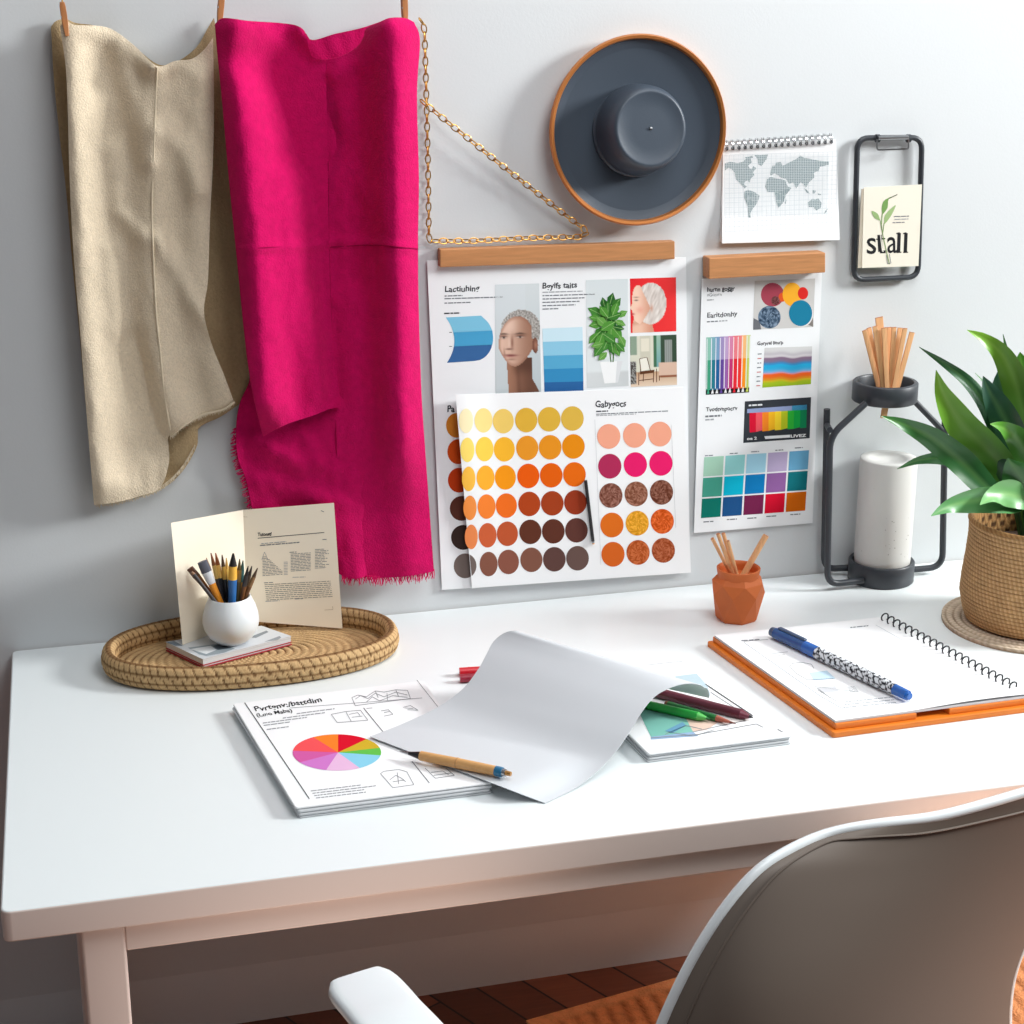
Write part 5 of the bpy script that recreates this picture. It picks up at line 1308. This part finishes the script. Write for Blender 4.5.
# seat and back join below the frame
bot = g[nv-1]; fwd = -cn; sz = .445
mid = (bot[0]+bot[-1])/2
grid = []; ns = 26
for j in range(ns):
    t = j/(ns-1); row = []
    for i_ in range(nu):
        u = i_/(nu-1); p = bot[i_].copy(); s_ = (u-.5)
        f = sstep(0, 1, min(1, t*2.2)); reach = .30*max(0, (t-.36)/.64)
        q_ = p*1.0; q_.z = lerp(p.z, sz+.03*abs(2*s_)**2.5, f)
        flat = cb0 + cdir*((p-cb0).dot(cdir)) ; q_ = V((lerp(p.x, flat.x, f), lerp(p.y, flat.y, f), q_.z)) + fwd*reach
        wd = 1+.12*f*(1-max(0, t-.7)*1.6); c_ = mid + cdir*0; q_ = q_ + cdir*(s_*.46*(wd-1))
        row.append(q_)
    grid.append(row)
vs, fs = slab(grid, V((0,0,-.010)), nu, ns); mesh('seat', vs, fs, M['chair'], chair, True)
sc_ = cb0 + cdir*.245 + fwd*.26; sc_.z = 0
for sx, sy in ((-1,-1),(1,-1),(1,1),(-1,1)):
    a = sc_ + cdir*(sx*.10) + fwd*(sy*.10) + V((0,0,sz-.012)); b2 = sc_ + cdir*(sx*.20) + fwd*(sy*.19)
    MB().add(*tube([a, a.lerp(b2, .5), b2], [.016,.014,.010], 14)).build('leg', M['pale_wood'], chair, True)
# armrests
def arm(path, wd, th, name='armrest'):
    P = resample(smooth_curve(path, 10), 40); vs = []; N = 20
    for k_, p in enumerate(P):
        T = (P[min(k_+1, 39)]-P[max(k_-1, 0)]).normalized(); s_ = T.cross(ZUP).normalized(); up = s_.cross(T)
        e_ = min(1, (k_/3.2)) ; w_ = wd*(.78+.22*math.sqrt(max(0, 1-(1-e_)**2)))*(1-.25*max(0, k_-20)/20)
        for m_ in range(N):
            a = 2*PI*m_/N; c_, n_ = math.cos(a), math.sin(a)
            vs.append(p + s_*(w_*math.copysign(abs(c_)**.32, c_)) + up*(th*math.copysign(abs(n_)**.6, n_)))
    fs = [(k_*N+m_, k_*N+(m_+1) % N, (k_+1)*N+(m_+1) % N, (k_+1)*N+m_) for k_ in range(39) for m_ in range(N)] + [tuple(range(N-1,-1,-1)), tuple(39*N+m_ for m_ in range(N))]
    return mesh(name, vs, fs, M['chair_rim'], chair, True)
za = -.055
p0, p1, p2 = D(356,979,za), D(398,1026,za), D(470,1085,za-.004)
bl_ = g[nv-1][1]-V((0,0,.02)); arm([p0, p0.lerp(p1, .5), p1, p2-V((0,0,.012)), p2.lerp(bl_, .55)-V((0,0,.05)), bl_-cn*.004], .041, .0085)
sup_ = [p2.lerp(bl_, .3)-V((0,0,.045)), p2.lerp(bl_, .35)-V((0,0,.15))+cdir*.02, sc_+cdir*-.20+fwd*.02+V((0,0,sz+.02)), sc_+cdir*-.16+fwd*.02+V((0,0,sz-.004))]
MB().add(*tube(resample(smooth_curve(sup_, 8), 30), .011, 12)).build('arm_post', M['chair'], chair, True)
mir = lambda p: p - cdir*2*((p-sc_).dot(cdir))
br_ = g[nv-1][nu-2]-V((0,0,.02)); q0, q1, q2 = mir(p0), mir(p1), mir(p2)
q0 = sc_ + cdir*.27 - fwd*.07; q0.z = H+za; q1 = sc_ + cdir*.285 - fwd*.12; q1.z = H+za; q2 = sc_ + cdir*.28 - fwd*.18; q2.z = H+za-.002
arm([q0, q0.lerp(q1, .5), q1, q2, q2.lerp(br_, .6)-V((0,0,.03)), br_-cn*.004], .030, .0085)
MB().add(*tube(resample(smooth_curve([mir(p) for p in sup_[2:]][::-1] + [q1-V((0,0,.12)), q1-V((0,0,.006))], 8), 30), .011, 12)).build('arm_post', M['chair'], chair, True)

# ================================================================== light
def area(name, loc, target, size, power, col, shape='RECTANGLE', size_y=None, spread=None):
    l = bpy.data.lights.new(name, 'AREA'); l.energy = power; l.color = col; l.shape = shape; l.size = size; l.size_y = size_y or size
    if spread: l.spread = spread
    o = bpy.data.objects.new(name, l); COL.objects.link(o); o.location = loc
    o.rotation_euler = (V(target)-V(loc)).to_track_quat('-Z', 'Y').to_euler(); return o
area('window_light', (3.3, -1.08, 2.55), (0, -.25, .85), .8, 168, (.985,1.0,.995), size_y=.7)
area('front_fill_light', (.35, -1.40, 2.75), (-.50, -.05, 1.05), 1.1, 21, (.985,.995,1.0))  # unseen soft lamp added as frontal fill for the left of the wall
area('overhead_fill_light', (.5, -.22, 2.7), (.4, -.22, .8), .9, 8, (.97,.985,1.0))  # unseen lamp added as fill from above the back of the desk
area('floor_bounce', (-.45, -1.16, .12), (-.25, -.85, .80), .4, 1.1, (1.0,.82,.72), spread=1.6)
area('floor_sun_bounce', (.45, -1.0, .14), (.35, -.80, .72), .4, 2.4, (1.0,.66,.48), spread=1.6)
w = bpy.data.worlds.new('world'); SC.world = w; w.use_nodes = True; nt = w.node_tree; L = nt.links.new
bg = nt.nodes['Background']; tc = nt.nodes.new('ShaderNodeTexCoord'); sp = nt.nodes.new('ShaderNodeSeparateXYZ'); cr = nt.nodes.new('ShaderNodeValToRGB'); mr = nt.nodes.new('ShaderNodeMapRange')
mr.inputs['From Min'].default_value = -1; mr.inputs['From Max'].default_value = 1
L(tc.outputs['Generated'], sp.inputs['Vector']); L(sp.outputs['Z'], mr.inputs['Value']); L(mr.outputs['Result'], cr.inputs['Fac']); L(cr.outputs['Color'], bg.inputs['Color'])
cr.color_ramp.elements[0].position = .50; cr.color_ramp.elements[0].color = (.075,.052,.042,1); cr.color_ramp.elements[1].position = .85; cr.color_ramp.elements[1].color = (.40,.42,.45,1)
bg.inputs['Strength'].default_value = .62
SC.view_settings.view_transform = 'Standard'
SC.view_settings.look = 'None'
SC.view_settings.exposure = 0
SC.cycles.use_denoising = True
SC.cycles.max_bounces = 8
